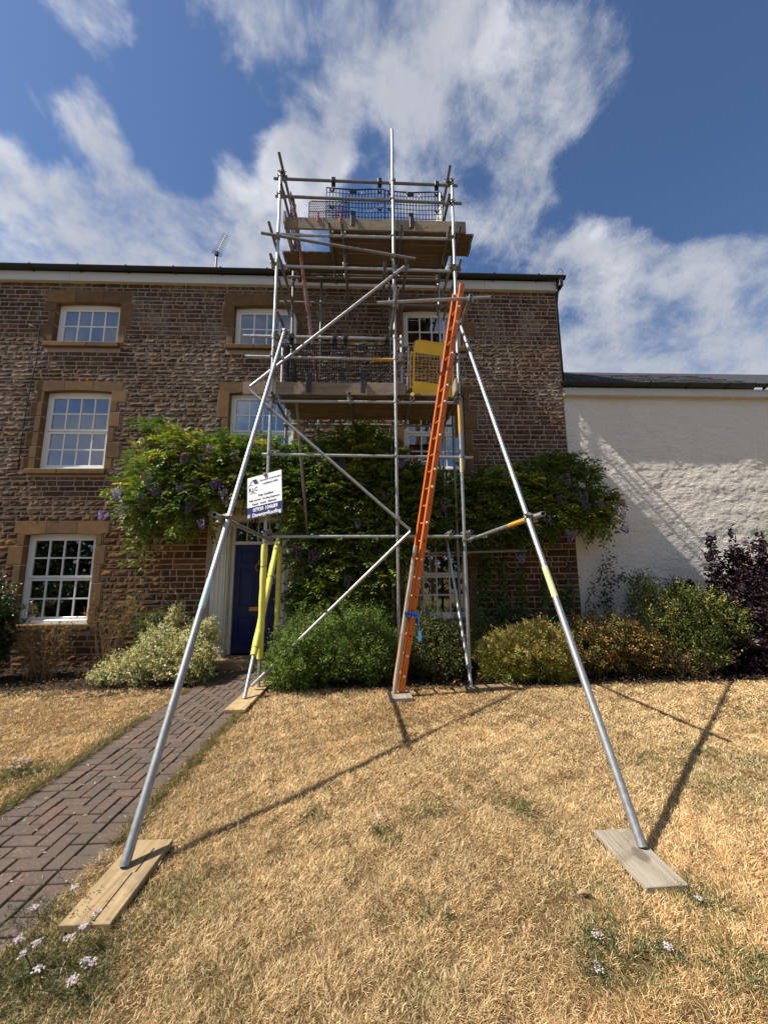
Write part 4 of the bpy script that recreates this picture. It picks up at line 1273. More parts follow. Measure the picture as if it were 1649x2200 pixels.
MB().tube([(-0.055, 0, 0.10), (-0.055, 0, 0.74)], 0.010, 8).build('hinge_bar', 'yellow_gate', gt)
for z in (.12, .72): MB().box(-.06, 0.0, -.01, .01, z - .012, z + .012).build('hinge_arm', 'yellow_gate', gt)
MB().tube([(-0.095, 0, 0.06), (-0.095, 0, 0.80)], 0.015, 8).build('hinge_post', 'galv', gt)
for z in (.14, .72): MB().box(-.15, -.09, -.012, .012, z - .012, z + .012).build('post_arm', 'galv', gt)

# ------------------------------------------------------------------ ladders
def ladder(name, label, b0, t0, off, mat, step=0.255, caps=True, first=0.2, sw=0.042, st=0.014, rung='rung'):
    b0, t0, off = Vector(b0), Vector(t0), Vector(off)
    g = empty(name, b0, label, 'ladder', None)
    d = (t0 - b0).normalized(); L = (t0 - b0).length
    rn = off.normalized()
    wn = d.cross(rn).normalized()
    for k, o_ in enumerate((Vector((0, 0, 0)), off)):
        c = d * (L / 2) + o_
        mb = MB()
        mb.obox(c, wn * sw, rn * st * .5, d * (L / 2))
        for s_ in (-1, 1):      # channel lips
            mb.obox(c + wn * (s_ * (sw - .004)) + rn * (st * (0.5 + 1.0) * (1 if k == 0 else -1)), wn * .004, rn * st, d * (L / 2 - .001))
        mb.build('stile', mat, g, bevel=0.002)
    z = first; k = 0
    while z < L - .1:
        MB().tube([d * z - rn * 0.001, d * z + off], 0.0155, 8).build('rung', rung, g)
        if caps:
            white = (k % 5) not in (2, 4)
            c = d * z - rn * (st * .5)
            if white:
                MB().tube([c - rn * .000, c - rn * .006, c - rn * .011], [0.0195, 0.018, .009], 10).build('rung_cap', 'upvc', g, smooth=True)
            else:
                MB().tube([c + rn * .002, c - rn * .0025], 0.013, 10).build('rung_socket', 'black', g)
        z += step; k += 1
    return g
lad = ladder('ladder', 'long orange ladder leaning from a white pad up to the bracket tubes', (0.412, -1.965, 0.062), (1.42, -2.035, 5.93), (-0.062, 0.27, 0.02), 'orange', rung='orange', sw=.037, st=.018)
ladder('ladder', 'worn red and grey ladder standing inside the left bay of the scaffold', (-0.80, -1.05, 4.37), (-1.37, -1.20, 8.32), (-0.035, 0.28, 0), 'worn_red', caps=False, sw=.024, st=.010)
# weathered pole strapped against the ladder
pb, ptp = Vector((0.318, -1.985, 0.062)), Vector((0.630, -2.00, 1.96))
dv = (ptp - pb).normalized(); wv = dv.cross(Vector((0, 1, 0))).normalized()
pts = [pb + (ptp - pb) * k / 8 + wv * random.uniform(-.004, .004) for k in range(9)]
o = MB().tube(pts, [0.030, .034, .035, .034, .035, .034, .033, .031, .026], 7).build('timber_pole', 'pole_z')
tag(o, 'weathered timber pole strapped along the foot of the orange ladder', 'pole')
# blue strap and its tag
so = empty('blue_strap', (0.55, -1.98, 1.03), 'blue strap tying the timber pole to the orange ladder', 'strap')
mb = MB()
for dz, tl in ((0, .03), (.028, -.02), (.012, .05)):
    ring = [(-.085, .04, dz), (-.085, -.05, dz + .01), (0.09, -.045, dz - .025 + tl), (.10, .05, dz - .03), (-.02, .33, dz), (-.085, .04, dz)]
    for q in range(len(ring) - 1):
        a, b = Vector(ring[q]), Vector(ring[q + 1])
        dd = (b - a); nrm = dd.cross(Vector((0, 0, 1))).normalized()
        mb.obox((a + b) / 2, dd / 2, nrm * .003, (0, 0, .017))
mb.build('webbing', 'blue_strap', so)
MB().tube([(.095, -.05, -.02), (.10, -.06, -.12), (.105, -.06, -.20)], .006, 5).build('loose_end', 'blue_strap', so)
MB().box(.085, .125, -.066, -.060, -.32, -.20).build('tag', 'blue_tag', so)

# ------------------------------------------------------------------ foam sleeves on the tubes by the door
def sleeve(p0, p1, label, split):
    a, b = Vector(p0), Vector(p1)
    n = 18
    g = empty('foam_sleeve', a, label, 'foam sleeve', 'yellow foam sleeves on the tubes by the door')
    d = b - a
    pts = [d * (k / n) for k in range(n + 1)]
    rad = [0.046 + 0.003 * math.sin(k * 1.7 + a.x * 9) for k in range(n + 1)]
    o = MB().tube(pts, rad, 16).build('foam', 'yellow_foam', g); smooth_by_angle(o, 50)
    for s in split:
        MB().tube([d * (s - .0016), d * (s + .0016)], 0.0492, 16).build('seam', 'black', g)
sleeve((-1.529, -1.55, 0.42), (-1.524, -1.55, 2.01), 'yellow foam sleeve on the front upright by the blue door', (.80,))
bA, bB = Vector((-1.56, -2.07, 0.05)), Vector((-1.56, -0.46, 2.32))
sleeve(bA + (bB - bA) * 0.20, bA + (bB - bA) * 0.93, 'yellow foam sleeve on the slanting tube crossing in front of the blue door', (.05, .62))
sleeve((-1.558, YB, 0.53), (-1.54, YB, 2.05), 'yellow foam sleeve on the back upright beside the door pilaster', (.52,))

# ------------------------------------------------------------------ sole boards under the feet
def sole(x0, x1, y0, y1, h, mat, label, rz=0.0):
    b = board('sole_board', x0, x1, y0, y1, 0.012, 0.012 + h, mat, None, rz)
    tag(b, label, 'board', 'timber sole boards on the ground')
    return b
sb = sole(-1.395, -1.165, -5.20, -4.64, 0.034, 'board_y', 'pale timber board on the grass under the left raker')
for (x, y0, y1) in ((0.03, -.27, .02), (0.045, .02, .2)):
    MB().box(x - .0015, x + .0015, y0, y1, .019, .0206).build('split', 'black', sb)
sole(1.365, 1.590, -5.11, -4.68, 0.030, 'board_grey', 'greyed timber board on the grass under the right raker', R_(2))
sole(0.235, 0.53, -2.19, -1.90, 0.045, 'board_grey', 'pale square pad on the grass under the orange ladder', R_(4))
sole(-1.66, -1.42, -2.45, -1.25, 0.036, 'board_y', 'timber board on the paving under the left scaffold feet', R_(-1))
sole(1.30, 1.95, -1.80, -1.62, 0.030, 'board_x', 'dark timber offcut on the soil by the right scaffold foot', R_(6))

# ------------------------------------------------------------------ roofer's sign
sg = empty('sign_board', (-1.527, -1.665, 2.725), 'white and navy roofing company sign tied to the scaffold upright', 'sign')
ea, eb, ec = -0.469, -0.059, -0.111
sg.rotation_euler = (Matrix.Rotation(ea, 3, 'Z') @ Matrix.Rotation(eb, 3, 'X') @ Matrix.Rotation(ec, 3, 'Y')).to_euler()
SW, SH = 0.637, 0.641
MB().box(-SW / 2, SW / 2, -.004, .004, -SH / 2, SH / 2).build('panel', 'sign_white', sg)
MB().box(-SW / 2, SW / 2, -.0052, -.0041, -SH / 2, -SH / 2 + .175).build('navy_band', 'navy', sg)
def text(body, x, z, size, mat, name='lettering', align='CENTER', bold=0.0, y=-.0065):
    cu = bpy.data.curves.new(name, 'FONT')
    cu.body = body; cu.size = size; cu.align_x = align; cu.offset = bold; cu.extrude = 0.0003
    cu.resolution_u = 2
    t = bpy.data.objects.new(name, cu); add(t)
    dg = bpy.context.evaluated_depsgraph_get()
    me = bpy.data.meshes.new_from_object(t.evaluated_get(dg))
    bpy.data.objects.remove(t)
    me.materials.clear(); me.materials.append(M[mat])
    o = bpy.data.objects.new(name, me); add(o); o.parent = sg
    o.location = (x, y, z); o.rotation_euler = (math.pi / 2, 0, 0)
text('R.J.C', -.205, .095, .085, 'navy', bold=.0015)
text('Roofing', -.215, .058, .042, 'sign_grey')
text("Daventry's Local Roofers", .115, .225, .038, 'navy', bold=.0006)
text('established 2008', .115, .165, .040, 'navy', bold=.0006)
text('Fully Qualified', .03, -.002, .048, 'navy', bold=.0005)
text('Fully Insured \u00b7 Roofing Engineers', .0, -.063, .043, 'navy', bold=.0005)
text('Repair \u00b7 Install \u00b7 Maintain', .0, -.122, .045, 'navy', bold=.0005)
text('07930 104689', .02, -.222, .078, 'white_print', bold=.0018)
text('DaventryRoofing', .04, -.302, .076, 'white_print', bold=.0018)
mb = MB()
mb.v = [(-.30, -.006, .18), (-.225, -.006, .27), (-.15, -.006, .18), (-.165, -.006, .18), (-.225, -.006, .25), (-.285, -.006, .18)]; mb.c = [None] * 6
mb.f = [(0, 5, 4, 1)]
mb.v += [(-.225, -.006, .275), (-.145, -.006, .275), (-.10, -.006, .20), (-.175, -.006, .20)]; mb.c += [None] * 4; mb.f.append((6, 9, 8, 7))
mb.box(-.245, -.238, -.0065, -.006, .185, .205); mb.box(-.222, -.215, -.0065, -.006, .185, .205); mb.box(-.238, -.222, -.0065, -.006, .195, .2)
mb.build('roof_emblem', 'navy', sg)
MB().box(-.305, -.262, -.0066, -.0055, -.300, -.252).build('square_emblem', 'white_print', sg)
mb = MB(); mb.box(-.283, -.274, -.0075, -.0068, -.300, -.262); mb.box(-.290, -.266, -.0075, -.0068, -.280, -.273); mb.box(-.283, -.268, -.0075, -.0068, -.264, -.257)
mb.build('emblem_letter', 'navy', sg)
for z in (.31, -.315):
    mb = MB(); mb.box(.0, .055, -.03, .05, z - .02, z + .02); mb.tube([(.03, -.04, z), (.03, .03, z)], .012, 6)
    mb.build('fixing_clamp', 'coupler', sg, bevel=.004)

# ------------------------------------------------------------------ planting
def unit(a):
    return a / np.maximum(np.linalg.norm(a, axis=-1, keepdims=True), 1e-9)

def leaves(pos, axis, nrm, length, width, cols, fold=0.25):
    """kite-shaped folded leaves -> V, F, C"""
    n = len(pos)
    axis = unit(axis)
    side = unit(np.cross(axis, nrm)); nn = np.cross(side, axis)
    L = np.broadcast_to(length, (n,))[:, None]; Wd = np.broadcast_to(width, (n,))[:, None]
    mid = pos + axis * L * 0.45
    a = mid + side * Wd * 0.5 + nn * Wd * fold
    b = mid - side * Wd * 0.5 + nn * Wd * fold
    tip = pos + axis * L - nn * L * 0.08
    V = np.stack([pos, a, tip, b], 1).reshape(-1, 3)
    i = (np.arange(n) * 4)[:, None]
    F = np.concatenate([i + np.array([[0, 1, 2]]), i + np.array([[0, 2, 3]])], 1).reshape(-1, 3)
    C = np.repeat(cols, 4, axis=0)
    return V, F, C

def pick(pal, n, jit=0.22, wts=None):
    pal = np.array(pal)
    k = RNG.choice(len(pal), n, p=wts)
    return pal[k] * RNG.uniform(1 - jit, 1 + jit, (n, 1)) * RNG.uniform(0.93, 1.07, (n, 3))

def on_blobs(blobs, n, shell=0.30):
    B = np.array(blobs, float)
    wts = (B[:, 3] * B[:, 4] + B[:, 3] * B[:, 5] + B[:, 4] * B[:, 5]); wts /= wts.sum()
    k = RNG.choice(len(B), n, p=wts)
    d = unit(RNG.normal(size=(n, 3)))
    r = 1 - np.abs(RNG.normal(0, shell, (n, 1))).clip(0, 0.95)
    # lumpy outline
    lump = np.array([noise.noise(Vector(v) * 3.1) for v in (d + B[k, :3])]) if n < 60000 else 0
    if n < 60000:
        lump2 = np.array([noise.noise(Vector(v) * 8.0) for v in (d + B[k, :3])])
        r = r * (1 + 0.34 * lump[:, None] + 0.18 * lump2[:, None])
        stray = RNG.random(n) < 0.05
        r[stray] = RNG.uniform(1.0, 1.32, (int(stray.sum()), 1))
    return B[k, :3] + d * B[k, 3:6] * r, d

def stems_to(base, targets, r0=0.012, r1=0.003, sag=0.1):
    mb = MB()
    for t in targets:
        a = Vector(base) + Vector((random.uniform(-.08, .08), random.uniform(-.05, .05), 0)); t = Vector(t)
        m_ = (a + t) / 2 + Vector((random.uniform(-sag, sag), random.uniform(-sag, sag), random.uniform(0, sag)))
        pts = [a, a.lerp(m_, .5) + Vector((random.uniform(-.02, .02),) * 3), m_, m_.lerp(t, .55), t]
        mb.tube(pts, [r0, r0 * .85, r0 * .65, (r0 + r1) * .4, r1], 5, cap=False)
    return mb

def shrub(name, label, blobs, twigs, per, leaf, pal, cat='shrub', wts=None, spread=0.05, droop=0.0, upness=0.5, mat='leaf', stem='bark', nstem=24, shell=0.25, base=None, zmin=0.0, ymax=-0.04, tipcol=None, group=None, jit=0.25, fuzz=0.55):
    bx = np.array(blobs)
    base = base or (float(np.average(bx[:, 0])), float(np.average(bx[:, 1])), -0.02)
    root = empty(name, base, label, cat, group)
    tp, td = on_blobs(blobs, twigs, shell)
    keep = (tp[:, 2] > zmin + 0.01) & (tp[:, 1] < ymax)
    tp, td = tp[keep], td[keep]
    tw = unit(td * 0.9 + np.array([0, 0, upness]) + RNG.normal(0, 0.35, td.shape) - np.array([0, 0, droop]))
    n = len(tp)
    T_ = np.repeat(tp, per, 0); A_ = np.repeat(tw, per, 0)
    s = np.tile(np.linspace(-1, 0.6, per), n)[:, None]
    pos = T_ + A_ * s * spread * 1.6 + RNG.normal(0, spread * 0.35, T_.shape)
    pos[:, 1] = np.minimum(pos[:, 1], ymax + 0.02); pos[:, 2] = np.maximum(pos[:, 2], zmin + 0.01)
    ax = unit(A_ * 0.55 + RNG.normal(0, fuzz, A_.shape) - np.array([0, 0, droop * 0.6]))
    nr = unit(RNG.normal(0, 0.5, A_.shape) + np.array([0, -0.15, 0.9]))
    N_ = len(pos)
    tc_ = np.repeat(pick(pal, n, jit, wts), per, 0) * RNG.uniform(.8, 1.2, (N_, 1))
    if tipcol is not None:
        tipm = (s[:, 0] > 0.15) & (np.repeat(RNG.random(n) < tipcol[1], per))
        tc_[tipm] = pick([tipcol[0]], int(tipm.sum()), 0.25)
    L = leaf[0] * np.repeat(RNG.uniform(0.7, 1.35, n), per) * RNG.uniform(0.6, 1.25, N_); W_ = leaf[1] * RNG.uniform(0.7, 1.2, N_)
    V, F, C = leaves(pos - np.array(base), ax, nr, L, W_, tc_)
    np_mesh('foliage', V, F, mat, root, C)
    k = RNG.choice(n, min(nstem, n), replace=False)
    mb = stems_to((0, 0, 0), [tuple(tp[q] - np.array(base)) for q in k])
    mb.build('stems', stem, root)
    return root

# --- wisteria over the whole front: compound leaves, twisted trunk, flower racemes
wis = empty('wisteria', (-0.4, -0.12, 0), 'large wisteria with purple flowers spreading across the front of the stone house', 'climber')
WB = [(-4.24, 4.21, .11), (-4.0, 4.24, .10), (-3.78, 4.17, .17), (-4.2, 3.84, .09), (-4.40, 2.88, .17), (-4.22, 3.15, .22), (-3.93, 2.77, .3), (-3.81, 3.37, .36), (-3.43, 3.81, .34), (-3.3, 3.2, .42),
      (-3.27, 2.69, .32), (-2.92, 3.72, .36), (-2.8, 3.11, .42), (-2.85, 2.66, .28), (-2.42, 3.73, .34), (-2.22, 3.25, .36), (-1.91, 3.70, .32), (-1.71, 3.2, .32), (-1.31, 3.62, .28), (-1.3, 3.12, .40),
      (-.8, 3.64, .34), (-.7, 3.03, .46), (-.2, 3.64, .40), (-.02, 4.0, .28), (-.02, 3.03, .46), (-.46, 4.08, .20), (-1.22, 2.43, .32), (-.78, 2.35, .44), (-.11, 2.26, .46), (-1.10, 1.85, .28),
      (-.6, 1.68, .44), (.06, 1.6, .40), (-1.10, 1.28, .26), (-.76, 1.12, .36), (-.11, 1.03, .36), (.41, 3.64, .28), (.49, 3.03, .36), (.92, 3.20, .32), (.91, 2.68, .36), (1.44, 3.1, .26),
      (1.42, 2.6, .36), (2.13, 3.12, .32), (2.11, 2.59, .34), (2.75, 3.16, .34), (2.72, 2.68, .36), (3.39, 3.39, .32), (3.34, 2.76, .36), (3.91, 3.21, .30), (4.04, 2.76, .30), (4.4, 2.76, .22),
      (4.2, 2.5, .18), (3.68, 3.62, .16), (.39, 2.26, .30), (.50, 1.84, .2), (2.61, 2.33, .2), (-3.95, 2.42, .14), (-4.05, 2.1, .08), (-4.1, 1.85, .06), (1.0, 2.36, .2), (1.6, 2.3, .16),
      (-1.0, 0.85, .3), (-0.4, 0.8, .3), (0.25, 0.9, .25), (2.0, 2.25, .2), (3.0, 2.35, .22)]
bl = [(x, -0.24 - 0.08 * (r > .28), z, r * .95, min(.34, r), r * .95) for x, z, r in WB]
WBASE = np.array((-0.4, -0.12, 0.0))
def compound(pos, axis, nleaf, Ln, lsize, cols):
    """pinnate leaves: pairs of leaflets along a drooping rachis"""
    n = len(pos)
    axis = unit(axis)
    upv = np.tile(np.array([[0, 0, 1.0]]), (n, 1)) + RNG.normal(0, .25, (n, 3))
    side = unit(np.cross(axis, upv)); nn = np.cross(side, axis)
    Vs, Fs, Cs = [], [], []; off = 0
    t = np.linspace(0.22, 0.96, nleaf)
    for k, tt in enumerate(t):
        c = pos + axis * (Ln[:, None] * tt) - np.array([0, 0, 1.0]) * (Ln[:, None] * 0.42 * tt * tt)
        for sg_ in (-1, 1):
            ax = side * sg_ * 0.85 + axis * (0.42 + 0.25 * tt) - np.array([0, 0, 0.40]) + RNG.normal(0, .16, (n, 3))
            V, F, C = leaves(c, ax, nn + RNG.normal(0, .2, (n, 3)), lsize * RNG.uniform(.75, 1.15, n) * (1.05 - .35 * abs(tt - .55)), lsize * 0.40, cols * RNG.uniform(.85, 1.15, (n, 1)), 0.15)
            Vs.append(V); Fs.append(F + off); Cs.append(C); off += len(V)
    return np.concatenate(Vs), np.concatenate(Fs), np.concatenate(Cs)
nw = 10800
wp, wd = on_blobs(bl, nw, 0.26)
k = (wp[:, 1] < -0.05)
# keep clear of the door and of the window the climber has grown round
k &= ~((wp[:, 0] > -2.62) & (wp[:, 0] < -1.42) & (wp[:, 2] < 2.78))
k &= ~((wp[:, 0] > -2.2) & (wp[:, 0] < -1.5) & (wp[:, 2] > 4.0))
k &= ~((wp[:, 0] > 0.85) & (wp[:, 0] < 1.9) & (wp[:, 2] < 2.1))
k &= ~((wp[:, 0] > -3.95) & (wp[:, 0] < -3.72) & (wp[:, 2] > 3.62) & (wp[:, 2] < 4.02))
gap_ = np.array([noise.noise(Vector(v) * 2.6) for v in wp])
k &= ~((gap_ < -.27) & (wp[:, 0] < -2.0))
wp, wd = wp[k], wd[k]
n = len(wp)
ax = unit(wd * 0.8 + RNG.normal(0, .45, wd.shape) + np.array([0, -0.35, 0.35]))
pal = [(0.135, 0.205, 0.032), (0.105, 0.17, 0.027), (0.17, 0.24, 0.038), (0.08, 0.135, 0.024), (0.26, 0.28, 0.05), (0.34, 0.30, 0.08)]
cols = pick(pal, n, .2, [.28, .27, .2, .15, .07, .03])
young = np.array([noise.noise(Vector(v) * 1.7) for v in wp]) > 0.28
cols[young] = cols[young] * np.array([1.6, 1.35, 1.0])
cols *= (1.0 + 0.15 * np.clip(-wp[:, 0] - 1.2, 0, 1))[:, None]  # sunlight on the left lobe put into the leaf colour
V, F, C = compound(wp - WBASE, ax, 5, 0.27 * RNG.uniform(.7, 1.25, n), 0.094, cols)
np_mesh('foliage', V, F, 'leaf', wis, C)
mb = MB()
def vine(pts, r0, r1):
    P = [Vector(p) for p in pts]; out_ = []
    for a, b in zip(P[:-1], P[1:]):
        for q in range(5): out_.append(a.lerp(b, q / 5) + Vector((random.uniform(-.025, .025), random.uniform(-.02, .02), random.uniform(-.025, .025))) - Vector(WBASE))
    out_.append(P[-1] - Vector(WBASE))
    mb.tube(out_, list(np.linspace(r0, r1, len(out_))), 6, cap=False)
vine([(-.4, -.12, 0), (-.45, -.14, .9), (-.35, -.12, 1.8), (-.5, -.12, 2.8), (-.3, -.1, 3.6)], .055, .03)
vine([(-.33, -.14, 0), (-.25, -.16, .9), (-.4, -.16, 1.8), (-.3, -.12, 2.9)], .04, .025)
vine([(-.5, -.12, 2.8), (-1.5, -.1, 3.1), (-2.8, -.1, 3.2), (-4.2, -.08, 3.2)], .032, .012)
vine([(-.4, -.1, 3.4), (-1.6, -.1, 3.5), (-3.2, -.1, 3.7), (-4.3, -.08, 4.2)], .025, .008)
vine([(-.3, -.12, 2.8), (.8, -.1, 2.85), (2.2, -.1, 2.9), (4.3, -.06, 2.85)], .032, .012)
vine([(-.3, -.1, 3.4), (.5, -.1, 3.5), (.8, -.05, 3.6)], .02, .008)
for q in range(60):
    b = WB[random.randrange(len(WB))]
    x, z, r = b
    if -2.62 < x < -1.4 and z < 2.9: continue
    vine([(x + random.uniform(-r, r), -.1, z - r * .5), (x + random.uniform(-r, r), -.35, z), (x + random.uniform(-1.3, 1.3) * r, -.5 - .2 * random.random(), z + random.uniform(-1.6, 1.0) * r)], .007, .002)
vine([(-3.95, -.2, 2.5), (-4.05, -.2, 2.1), (-4.1, -.2, 1.8)], .006, .002)
mb.build('stems', 'bark', wis)
# racemes
FL = [(-3.77, 3.21), (-4.24, 2.95), (-3.85, 2.88), (-3.57, 3.01), (-4.1, 2.68), (-3.23, 3.03), (-3.16, 3.05), (-2.98, 2.80), (-2.94, 3.13), (-2.57, 3.17), (-2.48, 2.98), (-2.64, 3.09), (-2.72, 3.72),
      (-3.15, 3.59), (-2.9, 3.59), (-2.82, 2.44), (-2.31, 3.62), (-4.42, 2.56), (-3.02, 2.72), (2.62, 3.03), (3.46, 3.25), (3.77, 2.9), (3.06, 2.48), (3.5, 2.23), (4.36, 2.73), (4.45, 2.31), (4.02, 2.77),
      (2.24, 2.94), (.56, 3.5), (2.42, 3.25), (2.59, 1.82), (-1.19, 2.0), (-.97, 1.92), (-.91, 1.88), (-1.61, 1.53), (-.48, 3.5), (2.78, 2.82), (3.34, 2.86), (-0.2, 2.4), (0.3, 2.9), (1.3, 2.75), (-.35, 1.5)]
RAC = []
for sd in range(5):
    nf = 170
    h = RNG.uniform(0, 1, nf); rad = 0.040 * (1 - h) ** .6 + .008
    an = RNG.uniform(0, 6.283, nf); Lr = (0.20, 0.15, 0.24, 0.17, 0.12)[sd]
    p_ = np.stack([rad * np.cos(an), rad * np.sin(an), -h * Lr], 1)
    cc = pick([(0.32, 0.23, 0.56), (0.42, 0.33, 0.64), (0.24, 0.16, 0.46), (0.58, 0.50, 0.70)], nf, .2)
    V, F, C = leaves(p_, np.stack([np.cos(an), np.sin(an), -.3 + 0 * an], 1) + RNG.normal(0, .4, (nf, 3)), RNG.normal(0, 1, (nf, 3)), .020, .019, cc)
    o = np_mesh('flower_raceme', V, F, 'petal', None, C); RAC.append(o.data); bpy.data.objects.remove(o)
for (x, z) in FL:
    o = bpy.data.objects.new('flower_raceme', random.choice(RAC))
    yy = -0.66 - 0.10 * random.random()
    if abs(x) < 2 and z < 2.1: yy = -.62
    o.location = Vector((x, yy, z + .06)) - Vector(WBASE)
    o.rotation_euler = (random.uniform(-.35, .35), random.uniform(-.35, .35), random.uniform(0, 6))
    s_ = random.uniform(.8, 1.25); o.scale = (s_, s_, s_)
    add(o); o.parent = wis

# --- shrubs, left to right
shrub('evergreen_shrub', 'dark glossy evergreen shrub at the left edge below the ground-floor window', [(-6.15, -.8, 1.0, .55, .45, .55), (-6.1, -.8, .5, .5, .42, .5), (-5.9, -.85, .75, .35, .35, .4)], 1500, 9, (.06, .028), [(0.03, 0.07, 0.014), (0.05, 0.10, 0.02), (0.02, 0.05, 0.012)], mat='leaf_gloss', spread=.05)
shrub('variegated_shrub', 'cream and green variegated shrub beside the path left of the door', [(-3.55, -1.05, .22, .42, .40, .25), (-3.1, -.95, .36, .46, .42, .36), (-2.78, -1.0, .32, .40, .42, .32), (-3.3, -.7, .52, .28, .28, .30), (-2.75, -.65, .50, .32, .32, .34), (-3.2, -.55, .88, .12, .12, .24), (-2.55, -1.1, .24, .24, .32, .25), (-3.85, -1.1, .13, .22, .25, .13), (-2.62, -.7, .72, .16, .16, .16)],
      3800, 8, (.034, .021), [(0.60, 0.56, 0.27), (0.50, 0.48, 0.16), (0.68, 0.64, 0.40), (0.16, 0.20, 0.06), (0.09, 0.12, 0.04)], wts=[.3, .25, .2, .15, .1], spread=.035, shell=.2)
shrub('spurge', 'blue-green spurge with yellow-green heads behind the variegated shrub', [(-3.72, -.55, .72, .16, .14, .18), (-3.48, -.55, .78, .15, .14, .2), (-3.6, -.55, .5, .25, .18, .25)], 220, 26, (.05, .009), [(0.08, 0.13, 0.06), (0.10, 0.15, 0.05)], spread=.06, tipcol=((0.26, 0.27, 0.05), .5), nstem=20)
def wiry(name, label, x0, x1, y, h, nst, leafpal, umbel=None, stemmat='dry_stem', nleaf=14, lsize=(.02, .007), lean=.25):
    bx_ = (x0 + x1) / 2
    root = empty(name, (bx_, y, -.01), label, 'plant')
    mb = MB(); P_, A_ = [], []; tips = []
    for q in range(nst):
        a = Vector((random.uniform(x0, x1) * .4 + bx_ * .6 - bx_, random.uniform(-.12, .12), 0))
        hh = h * random.uniform(.5, 1.0)
        b = Vector((random.uniform(x0, x1) - bx_, random.uniform(-.22, .18), hh))
        m_ = a.lerp(b, .5) + Vector((random.uniform(-.05, .05), random.uniform(-.05, .05), .08 * h))
        pts = [a, a.lerp(m_, .5), m_, m_.lerp(b, .5), b]
        mb.tube(pts, [.0055, .005, .004, .003, .0018], 4, cap=False); tips.append(b)
        for r in range(3):
            f_ = random.uniform(.4, .9); c = m_.lerp(b, f_); e = c + Vector((random.uniform(-.15, .15), random.uniform(-.1, .1), random.uniform(.02, .2)))
            mb.tube([c, c.lerp(e, .5) + Vector((0, 0, .02)), e], [.0028, .0022, .0014], 4, cap=False); tips.append(e)
            for s_ in range(nleaf // 3): P_.append(c.lerp(e, random.random())); A_.append(Vector((random.gauss(0, 1), random.gauss(0, 1), random.gauss(0.2, 1))))
        for s_ in range(nleaf): P_.append(a.lerp(b, random.random()) + Vector((random.gauss(0, .012), random.gauss(0, .012), 0))); A_.append(Vector((random.gauss(0, 1), random.gauss(0, 1), random.gauss(0, .7))))
    mb.build('stems', stemmat, root)
    n = len(P_)
    V, F, C = leaves(np.array([tuple(v) for v in P_]), np.array([tuple(v) for v in A_]), RNG.normal(0, 1, (n, 3)), lsize[0] * RNG.uniform(.6, 1.5, n), lsize[1], pick(leafpal, n, .3))
    np_mesh('foliage', V, F, 'leaf_dry', root, C)
    if umbel:
        U = [t for t in tips if random.random() < umbel[1]]
        Pq = np.array([tuple(t + Vector((random.gauss(0, .03), random.gauss(0, .03), random.gauss(0, .008)))) for t in U for _ in range(26)])
        n = len(Pq)
        V, F, C = leaves(Pq, RNG.normal(0, 1, (n, 3)), RNG.normal(0, .5, (n, 3)) + np.array([0, 0, 1]), .012, .011, pick([umbel[0]], n, .3))
        np_mesh('flower_heads', V, F, 'petal', root, C)
    return root
wiry('fennel', 'wiry brown fennel with yellow heads under the wall left of the door', -4.65, -3.75, -.5, 1.38, 46, [(0.07, 0.075, 0.03), (0.13, 0.10, 0.04), (0.05, 0.06, 0.03)], ((0.42, 0.30, 0.04), .22), nleaf=26, lsize=(.05, .003))
wiry('withered_plant', 'brown withered plant in the bed below the leftmost window', -5.6, -4.6, -.75, .85, 50, [(0.22, 0.15, 0.06), (0.12, 0.11, 0.04), (0.28, 0.17, 0.07)], None, nleaf=24, lsize=(.03, .016))
wiry('withered_plant', 'low brown withered plant in the bed at the far left', -6.4, -5.4, -1.1, .40, 34, [(0.20, 0.14, 0.06), (0.10, 0.10, 0.04), (0.26, 0.16, 0.07)], None, nleaf=22, lsize=(.03, .016))
shrub('dense_shrub', 'dense rounded green shrub between the door and the orange ladder', [(-1.02, -1.34, .40, .46, .56, .44), (-.6, -1.22, .46, .54, .54, .46), (-.1, -1.18, .46, .48, .52, .46), (.2, -1.05, .38, .3, .45, .40), (-.75, -.85, .70, .50, .38, .32), (-.15, -.85, .76, .46, .38, .30), (-1.25, -1.35, .24, .28, .36, .26), (-1.08, -1.55, .36, .30, .34, .36)],
      6400, 11, (.042, .013), [(0.12, 0.20, 0.030), (0.16, 0.25, 0.038), (0.085, 0.15, 0.025), (0.20, 0.28, 0.05)], spread=.05, shell=.2, tipcol=((0.24, 0.30, 0.06), .3), jit=.3)
shrub('leafy_shoots', 'tall pale green shoots rising behind the dense rounded shrub', [(-.45, -.75, .95, .22, .2, .22), (.0, -.75, .92, .25, .2, .2), (.15, -.72, .8, .2, .2, .2)], 260, 12, (.07, .026), [(0.10, 0.16, 0.025), (0.15, 0.20, 0.035)], spread=.06, nstem=30)
shrub('dark_shrub', 'dark mixed shrub behind the orange ladder under the right window', [(.95, -.75, .55, .4, .4, .45), (1.35, -.85, .45, .38, .4, .42), (1.1, -1.15, .28, .36, .34, .3), (1.75, -.7, .5, .35, .35, .4), (.75, -.9, .35, .3, .4, .4)],
      2500, 9, (.036, .019), [(0.085, 0.12, 0.03), (0.15, 0.16, 0.04), (0.06, 0.09, 0.024), (0.26, 0.19, 0.06)], wts=[.4, .25, .2, .15], spread=.045)
shrub('low_green_shrub', 'small plain green shrub in shade between the gold-tipped and dark shrubs', [(2.15, -.55, .5, .35, .3, .35), (2.6, -.5, .55, .4, .3, .36), (3.0, -.5, .55, .3, .3, .36)], 900, 9, (.04, .02), [(0.035, 0.06, 0.016), (0.05, 0.08, 0.02)], spread=.045)
